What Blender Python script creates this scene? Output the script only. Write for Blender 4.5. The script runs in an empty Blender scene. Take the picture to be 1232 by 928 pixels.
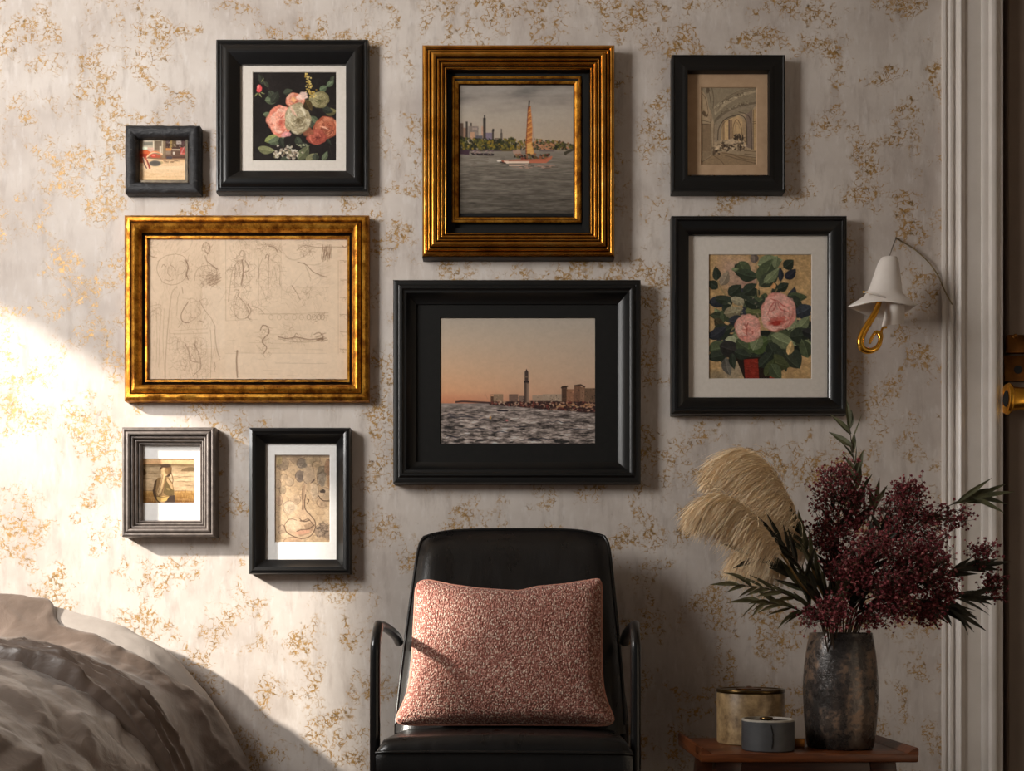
import bpy, bmesh, math, random
import numpy as np
from mathutils import Vector, Matrix, noise as mnoise

S = bpy.context.scene
COL = S.collection
F, CX, HZ = 1290.0, 616.0, 750.0          # focal length, principal column and horizon row for the 1232 x 928 frame
D, CZ = 3.0, 0.703                        # camera to wall distance, camera height
PXM = F / D


def W(px, py, d):
    """a point seen at px, py and lying d metres in front of the lens plane"""
    return Vector(((px - CX) / F * d, d - D, CZ + (HZ - py) / F * d))


# ------------------------------------------------------------------ linking
ORG = {}


def thing(name, label, cat, loc=(0, 0, 0), rotz=0.0, group=None):
    o = bpy.data.objects.new(name, None)
    o.empty_display_size = 0.05
    COL.objects.link(o)
    o.location = loc
    o.rotation_euler = (0, 0, rotz)
    o['label'] = label
    o['category'] = cat
    if group:
        o['group'] = group
    ORG[o] = Vector(loc)
    return o


def tag(o, label, cat, group=None):
    o['label'] = label
    o['category'] = cat
    if group:
        o['group'] = group
    return o


def obj(name, verts, faces, mats, parent=None, smooth=None, midx=None, local=False, kind=None, label=None):
    if not isinstance(mats, (list, tuple)):
        mats = [mats]
    off = ORG[parent] if (parent is not None and not local) else Vector((0, 0, 0))
    me = bpy.data.meshes.new(name)
    me.from_pydata([Vector(v) - off for v in verts], [], faces)
    for m in mats:
        me.materials.append(m)
    if midx is not None:
        me.polygons.foreach_set('material_index', midx)
    if smooth is not None:
        me.shade_smooth()
        if smooth < 179:
            me.set_sharp_from_angle(angle=math.radians(smooth))
    me.update()
    o = bpy.data.objects.new(name, me)
    COL.objects.link(o)
    if parent is not None:
        o.parent = parent
        ORG[o] = ORG[parent]
    else:
        ORG[o] = Vector((0, 0, 0))
    if kind:
        o['kind'] = kind
    if label:
        o['label'] = label
    return o


class MB:
    def __init__(s):
        s.v, s.f, s.m = [], [], []

    def add(s, v, f, m=0):
        n = len(s.v)
        s.v += [tuple(p) for p in v]
        s.f += [tuple(i + n for i in q) for q in f]
        s.m += [m] * len(f)
        return s

    def box(s, a, b, m=0):
        x0, y0, z0 = a
        x1, y1, z1 = b
        return s.add([(x0, y0, z0), (x1, y0, z0), (x1, y1, z0), (x0, y1, z0), (x0, y0, z1), (x1, y0, z1), (x1, y1, z1), (x0, y1, z1)],
                     [(0, 3, 2, 1), (4, 5, 6, 7), (0, 1, 5, 4), (1, 2, 6, 5), (2, 3, 7, 6), (3, 0, 4, 7)], m)

    def bevelbox(s, a, b, r=0.004, seg=2, m=0, mat=None):
        bm = bmesh.new()
        c = [(a[i] + b[i]) / 2 for i in range(3)]
        e = [abs(b[i] - a[i]) for i in range(3)]
        bmesh.ops.create_cube(bm, size=1)
        for v in bm.verts:
            v.co = Vector((v.co.x * e[0], v.co.y * e[1], v.co.z * e[2]))
        bmesh.ops.bevel(bm, geom=bm.edges[:], offset=min(r, min(e) * .49), segments=seg, affect='EDGES', profile=.5)
        for v in bm.verts:
            v.co += Vector(c)
        if mat is not None:
            bm.transform(mat)
        bm.verts.ensure_lookup_table()
        s.add([v.co for v in bm.verts], [[v.index for v in f.verts] for f in bm.faces], m)
        bm.free()
        return s

    def tube(s, pts, rad, n=12, m=0, cap=True):
        pts = [Vector(p) for p in pts]
        k = len(pts)
        if not isinstance(rad, (list, tuple)):
            rad = [rad] * k
        up = None
        vs, fs = [], []
        for i, p in enumerate(pts):
            t = (pts[min(i + 1, k - 1)] - pts[max(i - 1, 0)]).normalized()
            if up is None:
                up = Vector((0, 0, 1)) if abs(t.z) < .9 else Vector((1, 0, 0))
            a = (up - t * up.dot(t)).normalized()
            b = t.cross(a)
            up = a
            for j in range(n):
                q = 2 * math.pi * j / n
                vs.append(p + (a * math.cos(q) + b * math.sin(q)) * rad[i])
        for i in range(k - 1):
            for j in range(n):
                fs.append((i * n + j, i * n + (j + 1) % n, (i + 1) * n + (j + 1) % n, (i + 1) * n + j))
        if cap:
            fs.append(tuple(range(n - 1, -1, -1)))
            fs.append(tuple((k - 1) * n + j for j in range(n)))
        return s.add(vs, fs, m)

    def lathe(s, prof, c=(0, 0, 0), n=48, m=0, wob=None):
        vs, fs = [], []
        for (r, z) in prof:
            for j in range(n):
                q = 2 * math.pi * j / n
                rr = r * (wob(q, z) if wob else 1)
                vs.append((c[0] + rr * math.cos(q), c[1] + rr * math.sin(q), c[2] + z))
        for i in range(len(prof) - 1):
            for j in range(n):
                fs.append((i * n + j, i * n + (j + 1) % n, (i + 1) * n + (j + 1) % n, (i + 1) * n + j))
        return s.add(vs, fs, m)

    def grid(s, fn, nu, nv, m=0):
        vs = [fn(i / (nu - 1), j / (nv - 1)) for j in range(nv) for i in range(nu)]
        fs = [(j * nu + i, j * nu + i + 1, (j + 1) * nu + i + 1, (j + 1) * nu + i) for j in range(nv - 1) for i in range(nu - 1)]
        return s.add(vs, fs, m)

    def build(s, name, mats, parent=None, smooth=None, **k):
        return obj(name, s.v, s.f, mats, parent, smooth, midx=s.m, **k)


def spline(pts, n=8):
    """Catmull-Rom through points"""
    P = [Vector(p) for p in pts]
    P = [P[0] * 2 - P[1]] + P + [P[-1] * 2 - P[-2]]
    out = []
    for i in range(1, len(P) - 2):
        for k in range(n):
            t = k / n
            a, b, c, d = P[i - 1], P[i], P[i + 1], P[i + 2]
            out.append(.5 * ((2 * b) + (c - a) * t + (2 * a - 5 * b + 4 * c - d) * t * t + (3 * b - a - 3 * c + d) * t ** 3))
    out.append(P[-2])
    return out


# ------------------------------------------------------------------ materials
def s2l(c):
    return tuple((x / 255 / 12.92) if x / 255 <= .04045 else ((x / 255 + .055) / 1.055) ** 2.4 for x in c[:3]) + (1,)


class NT:
    def __init__(s, name):
        s.mat = bpy.data.materials.new(name)
        s.mat.use_nodes = True
        s.t = s.mat.node_tree
        s.bsdf = s.t.nodes['Principled BSDF']
        s._c = None

    def n(s, typ, **k):
        q = s.t.nodes.new(typ)
        for a, b in k.items():
            if a in q.inputs:
                s.set(q.inputs[a], b)
            else:
                setattr(q, a, b)
        return q

    def set(s, inp, v):
        if isinstance(v, bpy.types.NodeSocket):
            s.t.links.new(v, inp)
        else:
            inp.default_value = v

    def obj(s):
        if s._c is None:
            s._c = s.n('ShaderNodeTexCoord').outputs['Object']
        return s._c

    def scale(s, v, sc):
        m = s.n('ShaderNodeMapping')
        s.t.links.new(v, m.inputs['Vector'])
        m.inputs['Scale'].default_value = sc
        return m.outputs[0]

    def noise(s, sc=5, det=3, rough=.5, vec=None, dist=0.0, out='Fac'):
        q = s.n('ShaderNodeTexNoise')
        s.t.links.new(vec or s.obj(), q.inputs['Vector'])
        q.inputs['Scale'].default_value = sc
        q.inputs['Detail'].default_value = det
        q.inputs['Roughness'].default_value = rough
        q.inputs['Distortion'].default_value = dist
        return q.outputs[out]

    def vor(s, sc, feature='F1', vec=None, out='Distance', rnd=1.0):
        q = s.n('ShaderNodeTexVoronoi')
        q.feature = feature
        s.t.links.new(vec or s.obj(), q.inputs['Vector'])
        q.inputs['Scale'].default_value = sc
        q.inputs['Randomness'].default_value = rnd
        return q.outputs[out]

    def ramp(s, fac, stops):
        q = s.n('ShaderNodeValToRGB')
        s.t.links.new(fac, q.inputs[0])
        e = q.color_ramp.elements
        while len(e) < len(stops):
            e.new(.5)
        for i, (p, c) in enumerate(stops):
            e[i].position = p
            e[i].color = s2l(c) if not isinstance(c, (int, float)) else (c, c, c, 1)
        return q.outputs[0]

    def mix(s, fac, a, b):
        q = s.n('ShaderNodeMix', data_type='RGBA')
        s.set(q.inputs[0], fac)
        s.set(q.inputs[6], a)
        s.set(q.inputs[7], b)
        return q.outputs[2]

    def math(s, op, a, b=0.0, c=0.0, clamp=False):
        q = s.n('ShaderNodeMath', operation=op, use_clamp=clamp)
        s.set(q.inputs[0], a)
        s.set(q.inputs[1], b)
        s.set(q.inputs[2], c)
        return q.outputs[0]

    def step(s, v, a, b):
        q = s.n('ShaderNodeMapRange', interpolation_type='SMOOTHSTEP')
        s.set(q.inputs[0], v)
        q.inputs[1].default_value = a
        q.inputs[2].default_value = b
        return q.outputs[0]

    def bump(s, h, strength=.3, dist=.002):
        q = s.n('ShaderNodeBump')
        s.t.links.new(h, q.inputs['Height'])
        q.inputs['Strength'].default_value = strength
        q.inputs['Distance'].default_value = dist
        s.t.links.new(q.outputs[0], s.bsdf.inputs['Normal'])

    def fin(s, col=None, rough=.5, metal=0.0, spec=.5, sheen=0.0, coat=0.0):
        b = s.bsdf
        if col is not None:
            s.set(b.inputs['Base Color'], col)
        s.set(b.inputs['Roughness'], rough)
        s.set(b.inputs['Metallic'], metal)
        s.set(b.inputs['Specular IOR Level'], spec)
        s.set(b.inputs['Sheen Weight'], sheen)
        s.set(b.inputs['Coat Weight'], coat)
        return s.mat


def simple(name, a, b, rough=.5, metal=0.0, sc=20, bump=0.0, bdist=.001, spec=.5, sheen=0.0, coat=0.0, det=4, vscale=None):
    t = NT(name)
    v = t.scale(t.obj(), vscale) if vscale else None
    f = t.noise(sc, det, .6, v)
    c = t.ramp(f, [(.3, a), (.7, b)])
    if bump:
        t.bump(f, bump, bdist)
    return t.fin(c, rough, metal, spec, sheen, coat)


def wallpaper():
    t = NT('mottled_wallpaper')
    o = t.obj()
    flat = t.scale(o, (1, 0, 1))
    # mottled plaster-like ground with vertical brushing
    g1 = t.noise(3.2, 5, .6, flat)
    g2 = t.noise(9, 6, .65, t.scale(o, (3.0, 0, .8)))
    g3 = t.noise(26, 4, .6, t.scale(o, (2.2, 0, .7)))
    base = t.ramp(g1, [(.3, (180, 168, 160)), (.5, (200, 190, 182)), (.7, (212, 203, 195))])
    base = t.mix(t.math('MULTIPLY', t.step(g2, .48, .7), .55), base, s2l((165, 152, 143)))
    base = t.mix(t.math('MULTIPLY', t.step(g3, .5, .75), .4), base, s2l((222, 217, 214)))
    # scattered lace of gilded flecks
    wob = t.noise(34, 3, .6, flat, out='Color')
    add = t.n('ShaderNodeVectorMath', operation='MULTIPLY_ADD')
    t.t.links.new(wob, add.inputs[0])
    add.inputs[1].default_value = (.022, 0, .022)
    t.t.links.new(flat, add.inputs[2])
    wv = add.outputs[0]
    lace = t.vor(56, 'DISTANCE_TO_EDGE', wv)
    lace2 = t.vor(110, 'DISTANCE_TO_EDGE', wv)
    ring = t.math('ABSOLUTE', t.math('SUBTRACT', t.vor(50, 'F1', wv), .33))
    clus = t.noise(7.5, 5, .64, flat, dist=.4)
    clus2 = t.noise(24, 3, .6, flat)
    mask = t.math('MULTIPLY', t.step(clus, .475, .56), t.step(clus2, .36, .52))
    dense = t.math('MULTIPLY', t.step(clus, .53, .62), t.step(clus2, .38, .52))
    l1 = t.math('SUBTRACT', 1.0, t.step(lace, .03, .11))
    l2 = t.math('SUBTRACT', 1.0, t.step(lace2, .04, .13))
    l3 = t.math('SUBTRACT', 1.0, t.step(ring, .025, .08))
    lines = t.math('MAXIMUM', t.math('MULTIPLY', t.math('MAXIMUM', l1, l3), mask), t.math('MULTIPLY', l2, dense))
    brk = t.step(t.noise(95, 2, .5, flat), .38, .52)
    lines = t.math('MULTIPLY', lines, brk)
    blot = t.math('MULTIPLY', t.math('MULTIPLY', t.step(clus, .52, .68), t.step(t.noise(48, 3, .6, flat), .5, .66)), .5)
    gold = t.ramp(t.noise(55, 3, .6, flat), [(.28, (92, 72, 44)), (.45, (158, 122, 66)), (.6, (182, 140, 78)), (.75, (124, 114, 90))])
    col = t.mix(blot, base, t.ramp(t.noise(40, 2, .5, flat), [(.3, (176, 150, 110)), (.7, (194, 172, 136))]))
    col = t.mix(t.math('MULTIPLY', lines, .95), col, gold)
    h = t.math('ADD', t.math('MULTIPLY', g3, .5), t.math('MULTIPLY', lines, -.4))
    t.bump(h, .25, .002)
    return t.fin(col, t.math('SUBTRACT', .72, t.math('MULTIPLY', lines, .3)), t.math('MULTIPLY', lines, .25), .3)


def leather():
    t = NT('black_leather')
    f = t.noise(4, 4, .6)
    g = t.vor(260, 'F1')
    w = t.noise(14, 4, .6, t.scale(t.obj(), (1.6, 1, .35)))
    t.bump(t.math('ADD', t.math('MULTIPLY', g, .25), t.math('MULTIPLY', w, 1.6)), .22, .004)
    return t.fin(t.ramp(f, [(.3, (11, 10, 10)), (.7, (20, 18, 18))]), t.ramp(w, [(.3, .24), (.7, .42)]), 0, .5)


def knit():
    t = NT('pink_boucle_knit')
    o = t.obj()
    wob = t.noise(60, 2, .5, o, out='Color')
    add = t.n('ShaderNodeVectorMath', operation='MULTIPLY_ADD')
    t.t.links.new(wob, add.inputs[0])
    add.inputs[1].default_value = (.006, .006, .006)
    t.t.links.new(o, add.inputs[2])
    v = t.scale(add.outputs[0], (1.2, .5, .85))
    st = t.vor(230, 'F1', v, rnd=.8)
    cid = t.vor(230, 'F1', v, 'Color', rnd=.8)
    sep = t.n('ShaderNodeSeparateColor')
    t.t.links.new(cid, sep.inputs[0])
    hi = t.ramp(sep.outputs[0], [(0, (178, 116, 104)), (.35, (200, 146, 132)), (.65, (216, 172, 156)), (.9, (234, 208, 190))])
    lo = t.ramp(t.noise(90, 2), [(.3, (126, 76, 66)), (.7, (160, 106, 93))])
    col = t.mix(t.step(st, .36, .62), hi, lo)
    t.bump(t.math('SUBTRACT', 1.0, st), .9, .006)
    return t.fin(col, .95, 0, .1, .12)


def gilt_old():
    t = NT('worn_gold_leaf')
    f = t.noise(30, 6, .7, t.scale(t.obj(), (1, 1, 1)))
    g = t.noise(140, 4, .6)
    col = t.ramp(f, [(.25, (70, 38, 14)), (.42, (150, 92, 24)), (.55, (205, 142, 48)), (.75, (235, 180, 80))])
    col = t.mix(t.math('MULTIPLY', t.step(g, .56, .72), .65), col, s2l((66, 32, 14)))
    t.bump(t.math('ADD', f, g), .3, .002)
    return t.fin(col, t.ramp(g, [(.3, .28), (.7, .5)]), .85, .5)


def gilt_ridge():
    t = NT('polished_gold')
    f = t.noise(16, 4, .6)
    col = t.ramp(f, [(.3, (176, 116, 38)), (.5, (220, 154, 62)), (.7, (240, 184, 96))])
    return t.fin(col, .27, 1.0, .5)


def rough_black():
    t = NT('distressed_black_wood')
    f = t.noise(28, 6, .7, t.scale(t.obj(), (1, 1, 1.6)))
    s = t.noise(60, 4, .7, t.scale(t.obj(), (.6, 1, 2.2)))
    col = t.ramp(f, [(.3, (18, 18, 20)), (.6, (42, 42, 45)), (.8, (78, 74, 72))])
    col = t.mix(t.math('MULTIPLY', t.step(s, .62, .72), .5), col, s2l((150, 140, 130)))
    t.bump(t.math('ADD', f, s), .8, .004)
    return t.fin(col, .5, 0, .4)


def vase_mat():
    t = NT('burnished_ceramic_glaze')
    a = t.noise(9, 6, .65, t.scale(t.obj(), (1, 1, .6)))
    b = t.noise(38, 5, .7)
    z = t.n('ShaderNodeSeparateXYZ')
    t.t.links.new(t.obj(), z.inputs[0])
    col = t.ramp(a, [(.3, (34, 31, 29)), (.45, (66, 60, 57)), (.56, (98, 87, 79)), (.72, (132, 104, 82))])
    patch = t.math('MULTIPLY', t.step(b, .48, .58), t.step(a, .40, .52))
    col = t.mix(t.math('MULTIPLY', patch, .6), col, s2l((166, 134, 108)))
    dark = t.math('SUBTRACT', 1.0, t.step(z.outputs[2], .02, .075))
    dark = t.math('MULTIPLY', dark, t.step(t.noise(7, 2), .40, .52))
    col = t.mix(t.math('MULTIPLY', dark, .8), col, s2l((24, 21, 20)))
    t.bump(t.math('ADD', a, b), .6, .004)
    return t.fin(col, t.ramp(b, [(.35, .16), (.65, .45)]), .3, .7)


def cloth(name, a, b, rough=.45, sheen=.3, spec=.4, bump=.25):
    t = NT(name)
    f = t.noise(7, 5, .6)
    w = t.noise(420, 2, .5)
    wr = t.noise(16, 5, .62, dist=1.2)
    col = t.ramp(f, [(.3, a), (.7, b)])
    t.bump(t.math('ADD', t.math('MULTIPLY', w, .05), wr), bump, .012)
    return t.fin(col, rough, 0, spec, sheen)


def wood(name, a, b, sc=10):
    t = NT(name)
    v = t.scale(t.obj(), (1.2, 14, 14))
    f = t.noise(sc, 6, .6, v, dist=.6)
    t.bump(f, .12, .001)
    return t.fin(t.ramp(f, [(.3, a), (.7, b)]), .38, 0, .4)


def art_mat():
    t = NT('printed_picture')
    a = t.n('ShaderNodeAttribute', attribute_name='ink')
    g = t.noise(900, 2)
    col = t.mix(t.math('MULTIPLY', g, .06), a.outputs['Color'], (.02, .015, .01, 1))
    return t.fin(col, .75, 0, .15)


M = {}
M['wallpaper'] = wallpaper()
M['leather'] = leather()
M['knit'] = knit()
M['piping_pink'] = simple('pink_piping', (170, 112, 96), (205, 150, 132), .9, sc=120, bump=.3)
M['gilt_old'] = gilt_old()
M['gilt'] = gilt_ridge()
M['bronze'] = simple('groove_shade_bronze', (16, 10, 6), (46, 28, 12), .35, .6, sc=30)  # recess shade of the gilt frames put into the groove colour
M['rough_black'] = rough_black()
M['black'] = simple('satin_black_lacquer', (9, 9, 10), (15, 15, 16), .3, sc=40, coat=.15)
M['black_soft'] = simple('matt_black_lacquer', (8, 8, 8), (13, 12, 12), .42, sc=40)
M['pewter'] = simple('brushed_pewter_wood', (98, 90, 86), (130, 120, 114), .34, .35, sc=60, vscale=(1, 1, 1))
M['mat_white'] = simple('ivory_mount_board', (206, 198, 188), (214, 206, 197), .9, sc=90, spec=.1)
M['mat_bright'] = simple('white_mount_board', (232, 229, 226), (238, 236, 233), .9, sc=90, spec=.1)
M['mat_tan'] = simple('tan_mount_board', (176, 146, 116), (190, 160, 130), .9, sc=30, spec=.1)
M['mat_black'] = simple('black_mount_board', (23, 23, 22), (28, 27, 26), .8, sc=60, spec=.2)
M['art'] = art_mat()
M['vase'] = vase_mat()
M['trim'] = simple('eggshell_white_paint', (212, 204, 196), (220, 212, 205), .36, sc=12, spec=.4)
M['door'] = simple('taupe_door_paint', (120, 104, 92), (132, 115, 102), .5, sc=6, spec=.3)
M['brass_dark'] = simple('aged_brass', (70, 42, 16), (118, 74, 30), .34, .9, sc=18)
M['brass'] = simple('bright_brass', (240, 172, 58), (255, 200, 92), .2, 1.0, sc=12)
M['hole'] = simple('dark_hole', (8, 6, 5), (14, 10, 8), .8, sc=30)
M['shade'] = simple('white_porcelain', (222, 212, 204), (232, 224, 217), .5, sc=14, spec=.4)
M['wire'] = simple('dull_steel_wire', (92, 84, 74), (130, 118, 100), .4, .7, sc=60)
M['cord'] = simple('olive_cord', (104, 88, 60), (140, 122, 88), .7, sc=80)
M['tube'] = simple('black_enamel_tube', (10, 10, 11), (18, 17, 18), .28, sc=40, coat=.2)
M['table'] = wood('oiled_teak', (70, 36, 16), (120, 64, 30))
M['table_dark'] = wood('dark_teak', (58, 28, 14), (88, 45, 22))
M['can_beige'] = simple('crackled_beige_glaze', (98, 74, 46), (190, 160, 116), .42, sc=38, bump=.4, bdist=.002, det=7)
M['lid_bronze'] = simple('bronze_lid', (56, 42, 24), (110, 86, 50), .28, .9, sc=24)
M['can_grey'] = simple('slate_glaze', (66, 66, 68), (84, 84, 86), .5, sc=16, bump=.1)
M['rim_pale'] = simple('pale_glaze_rim', (168, 160, 148), (190, 182, 170), .5, sc=30)
M['wax'] = simple('dark_wax', (54, 46, 38), (82, 70, 56), .5, sc=20)
M['throw'] = cloth('taupe_satin', (84, 70, 61), (104, 88, 78), .38, .15, .5, .2)
M['duvet'] = cloth('grey_taupe_satin', (104, 92, 84), (130, 117, 108), .36, .15, .55, .25)
M['sheet'] = cloth('pale_sheet', (150, 141, 134), (172, 163, 156), .6, .1, .3, .1)
M['pampas'] = simple('cream_plume', (238, 208, 164), (252, 234, 204), .85, sc=60, spec=.1)
M['stem_straw'] = simple('straw_stem', (120, 92, 52), (160, 128, 78), .8, sc=40)
M['stem_dark'] = simple('dark_twig', (48, 36, 26), (78, 60, 42), .8, sc=40)
M['leaf'] = simple('dried_dark_leaf', (56, 58, 40), (104, 102, 72), .55, sc=28, spec=.35)
M['leaf_olive'] = simple('olive_leaf', (70, 68, 44), (118, 110, 78), .6, sc=28, spec=.3)
M['leaf_black'] = simple('blackened_leaf', (30, 30, 22), (62, 60, 46), .55, sc=28, spec=.35)


def blossom():
    t = NT('burgundy_blossom')
    f = t.noise(120, 2, .5)
    g = t.noise(18, 3, .6)
    col = t.ramp(f, [(.28, (72, 28, 33)), (.48, (124, 54, 60)), (.6, (162, 88, 90)), (.74, (200, 148, 138))])
    col = t.mix(t.math('MULTIPLY', t.step(g, .5, .65), .45), col, s2l((84, 22, 36)))
    return t.fin(col, .7, 0, .2)


M['blossom'] = blossom()
M['floor'] = wood('dark_oak_floor', (60, 44, 32), (92, 70, 52), 6)
M['plaster'] = simple('off_white_plaster', (176, 166, 154), (186, 176, 164), .9, sc=8, spec=.1)

# ------------------------------------------------------------------ levels
WH = 2.165                                  # head of the tall window
SUND = (2.2, 1.0, -1.25)
E = dict(sun=10.5, win=50.0, fill=0.0, world=.09)
G = dict(flowers=1.0, street=1.0, boat=1.0, arch=1.12, sketch=1.05, sea=1.0, roses=1.0, woman=1.0, vase=1.0)

# ------------------------------------------------------------------ pictures: painted stroke by stroke into a vertex colour layer
class Art:
    def __init__(s, rect, view, bg, ss=1.5, seed=1):
        s.rect = rect
        x0, y0, x1, y1 = rect
        s.over = 2
        k = ss * s.over
        s.w = int(round((x1 - x0) * ss)) * s.over
        s.h = int(round((y1 - y0) * ss)) * s.over
        vx, vy, vs = view
        s.sc = k / vs
        s.X1 = ((np.arange(s.w) + .5) / s.w * (x1 - x0) + x0 - vx) * vs
        s.Y1 = ((np.arange(s.h) + .5) / s.h * (y1 - y0) + y0 - vy) * vs
        s.u = s.X1[1] - s.X1[0]
        s.a = np.zeros((s.h, s.w, 3)) + np.array(bg, float)
        s.rng = np.random.default_rng(seed)
        s.X, s.Y = np.meshgrid(s.X1, s.Y1)

    def win(s, x0, y0, x1, y1, pad=0.):
        i0, i1 = np.searchsorted(s.X1, [x0 - pad, x1 + pad])
        j0, j1 = np.searchsorted(s.Y1, [y0 - pad, y1 + pad])
        return slice(j0, j1), slice(i0, i1)

    def put(s, w, m, c):
        if m.size == 0:
            return
        c = np.array(c, float)
        m = m[..., None]
        s.a[w] = s.a[w] * (1 - m) + c * m

    def noise(s, sx, sy, seed=0, octv=4, gain=.55):
        tot, amp, nrm = 0, 1, 0
        for o in range(octv):
            r = np.random.default_rng(seed * 97 + o)
            gx, gy = s.X1 / sx, s.Y1 / sy
            gx, gy = gx - gx[0], gy - gy[0]
            g = r.random((int(gy[-1]) + 3, int(gx[-1]) + 3))
            ix, iy = gx.astype(int), gy.astype(int)
            fx, fy = gx - ix, gy - iy
            fx, fy = fx * fx * (3 - 2 * fx), (fy * fy * (3 - 2 * fy))[:, None]
            v = (g[iy][:, ix] * (1 - fx) + g[iy][:, ix + 1] * fx) * (1 - fy) + (g[iy + 1][:, ix] * (1 - fx) + g[iy + 1][:, ix + 1] * fx) * fy
            tot = tot + v * amp
            nrm += amp
            amp *= gain
            sx, sy = sx / 2, sy / 2
        return tot / nrm

    def poly(s, pts, c, al=1.0, tex=0.0):
        p = np.array(pts, float)
        w = s.win(p[:, 0].min(), p[:, 1].min(), p[:, 0].max(), p[:, 1].max())
        X, Y = s.X[w], s.Y[w]
        ins = np.zeros(X.shape, bool)
        for (ax, ay), (bx, by) in zip(p, np.roll(p, -1, 0)):
            if ay == by:
                continue
            ins ^= ((ay > Y) != (by > Y)) & (X < (bx - ax) * (Y - ay) / (by - ay) + ax)
        m = ins * al
        if tex and X.size:
            m = m * (1 - tex * s.rng.random(X.shape))
        s.put(w, m, c)

    def rect_(s, x0, y0, x1, y1, c, al=1.0):
        w = s.win(x0, y0, x1, y1)
        s.put(w, np.full(s.X[w].shape, al), c)

    def ell(s, cx, cy, rx, ry, c, al=1.0, ang=0., soft=.15, wob=0.):
        r = max(rx, ry) * (1.15 + wob)
        w = s.win(cx - r, cy - r, cx + r, cy + r)
        X, Y = s.X[w] - cx, s.Y[w] - cy
        a = math.radians(ang)
        u, v = (X * math.cos(a) + Y * math.sin(a)) / rx, (-X * math.sin(a) + Y * math.cos(a)) / ry
        d = np.hypot(u, v)
        if wob:
            t = np.arctan2(v, u)
            ph = s.rng.random(3) * 6.3
            d = d / (1 + wob * (np.sin(3 * t + ph[0]) + .7 * np.sin(5 * t + ph[1]) + .5 * np.sin(8 * t + ph[2])) / 2.2)
        s.put(w, np.clip((1 - d) / max(soft, 1e-3) + .5, 0, 1) * al, c)

    def line(s, pts, wd, c, al=1.0, curve=True, taper=False, jit=0.):
        if curve and len(pts) > 2:
            pts = [(p.x, p.y) for p in spline([(x, y, 0) for x, y in pts], 7)]
        p = np.array(pts, float)
        if jit:
            p = p + s.rng.normal(0, jit, p.shape)
        pad = wd + s.u * 2
        w = s.win(p[:, 0].min(), p[:, 1].min(), p[:, 0].max(), p[:, 1].max(), pad)
        X, Y = s.X[w], s.Y[w]
        if X.size == 0:
            return
        best = np.full(X.shape, 1e9)
        n = len(p) - 1
        for i in range(n):
            (ax, ay), (bx, by) = p[i], p[i + 1]
            L = (bx - ax) ** 2 + (by - ay) ** 2 + 1e-9
            t = np.clip(((X - ax) * (bx - ax) + (Y - ay) * (by - ay)) / L, 0, 1)
            d = np.hypot(X - ax - t * (bx - ax), Y - ay - t * (by - ay))
            if taper:
                q = (i + t) / n
                d = d + wd * .5 * np.abs(2 * q - 1) ** 1.5 * .9
            best = np.minimum(best, d)
        s.put(w, np.clip((wd * .5 - best) / s.u + .5, 0, 1) * al, c)

    def leaf(s, x, y, L, wd, ang, c, hi=None, al=1.0):
        """lance shaped leaf from its base point"""
        a = math.radians(ang)
        ca, sa = math.cos(a), math.sin(a)
        up, dn = [], []
        for i in range(13):
            t = i / 12
            b = wd * .5 * math.sin(math.pi * t ** .8) ** .85 if 0 < t < 1 else 0
            bend = L * .06 * math.sin(math.pi * t)
            up.append((x + ca * t * L - sa * (b + bend), y + sa * t * L + ca * (b + bend)))
            dn.append((x + ca * t * L - sa * (-b + bend), y + sa * t * L + ca * (-b + bend)))
        mid = [((p[0] + q[0]) / 2, (p[1] + q[1]) / 2) for p, q in zip(up, dn)]
        c = np.array(c, float)
        hi = c * 1.35 + 8 if hi is None else np.array(hi, float)
        s.poly(up + dn[::-1], c, al)
        s.poly(dn + mid[::-1], hi * .55 + c * .45, al * .8)
        s.line(mid, max(wd * .05, s.u), hi * 1.1, al * .7, curve=False)

    def rose(s, cx, cy, rx, ry, pale, base, deep, n=46, seed=0):
        r = np.random.default_rng(seed)
        pale, base, deep = [np.array(q, float) for q in (pale, base, deep)]
        s.ell(cx, cy, rx, ry, base * .8 + deep * .2, 1, 0, .06, .1)
        for i in range(n):
            f = 1 - (i / n) ** .8
            a = r.random() * 6.28
            q = .72 * f
            x, y = cx + math.cos(a) * rx * q, cy + math.sin(a) * ry * q
            k = .24 + .26 * f
            dk = base * .45 + deep * .55
            s.ell(x + rx * .03, y + ry * .05, rx * k, ry * k * .72, dk, .6, math.degrees(a) + 90, .12, .1)
            cc = pale * (r.random()) + base * 0
            t = r.random()
            cc = pale * t + base * (1 - t)
            s.ell(x, y, rx * k * .93, ry * k * .66, cc, .82, math.degrees(a) + 90, .18, .12)
        for i in range(7):
            a = r.random() * 6.28
            s.line([(cx + math.cos(a) * rx * .1, cy + math.sin(a) * ry * .1), (cx + math.cos(a + .5) * rx * .3, cy + math.sin(a + .5) * ry * .3),
                    (cx + math.cos(a + .7) * rx * .52, cy + math.sin(a + .7) * ry * .5)], rx * .07, deep, .55, taper=True)
        s.ell(cx + rx * .05, cy + ry * .1, rx * .16, ry * .13, deep, .75, 20, .5)

    def done(s, name, depth, parent, gain=1.0, label=None, grit=.03):
        g_ = (s.noise(26, 22, 71, 2) - .5) * grit + (s.noise(9, 8, 72, 2) - .5) * grit * 1.3
        s.a = s.a * (1 + g_)[..., None]
        a = s.a.reshape(s.h // s.over, s.over, s.w // s.over, s.over, 3).mean((1, 3))
        h, w = a.shape[:2]
        a = np.clip(a, 0, 255) / 255
        lin = np.where(a <= .04045, a / 12.92, ((a + .055) / 1.055) ** 2.4) * gain
        x0, y0, x1, y1 = s.rect
        p0, p1 = W(x0, y0, depth), W(x1, y1, depth)
        off = ORG[parent]
        xs = np.linspace(p0.x, p1.x, w) - off.x
        zs = np.linspace(p0.z, p1.z, h) - off.z
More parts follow.
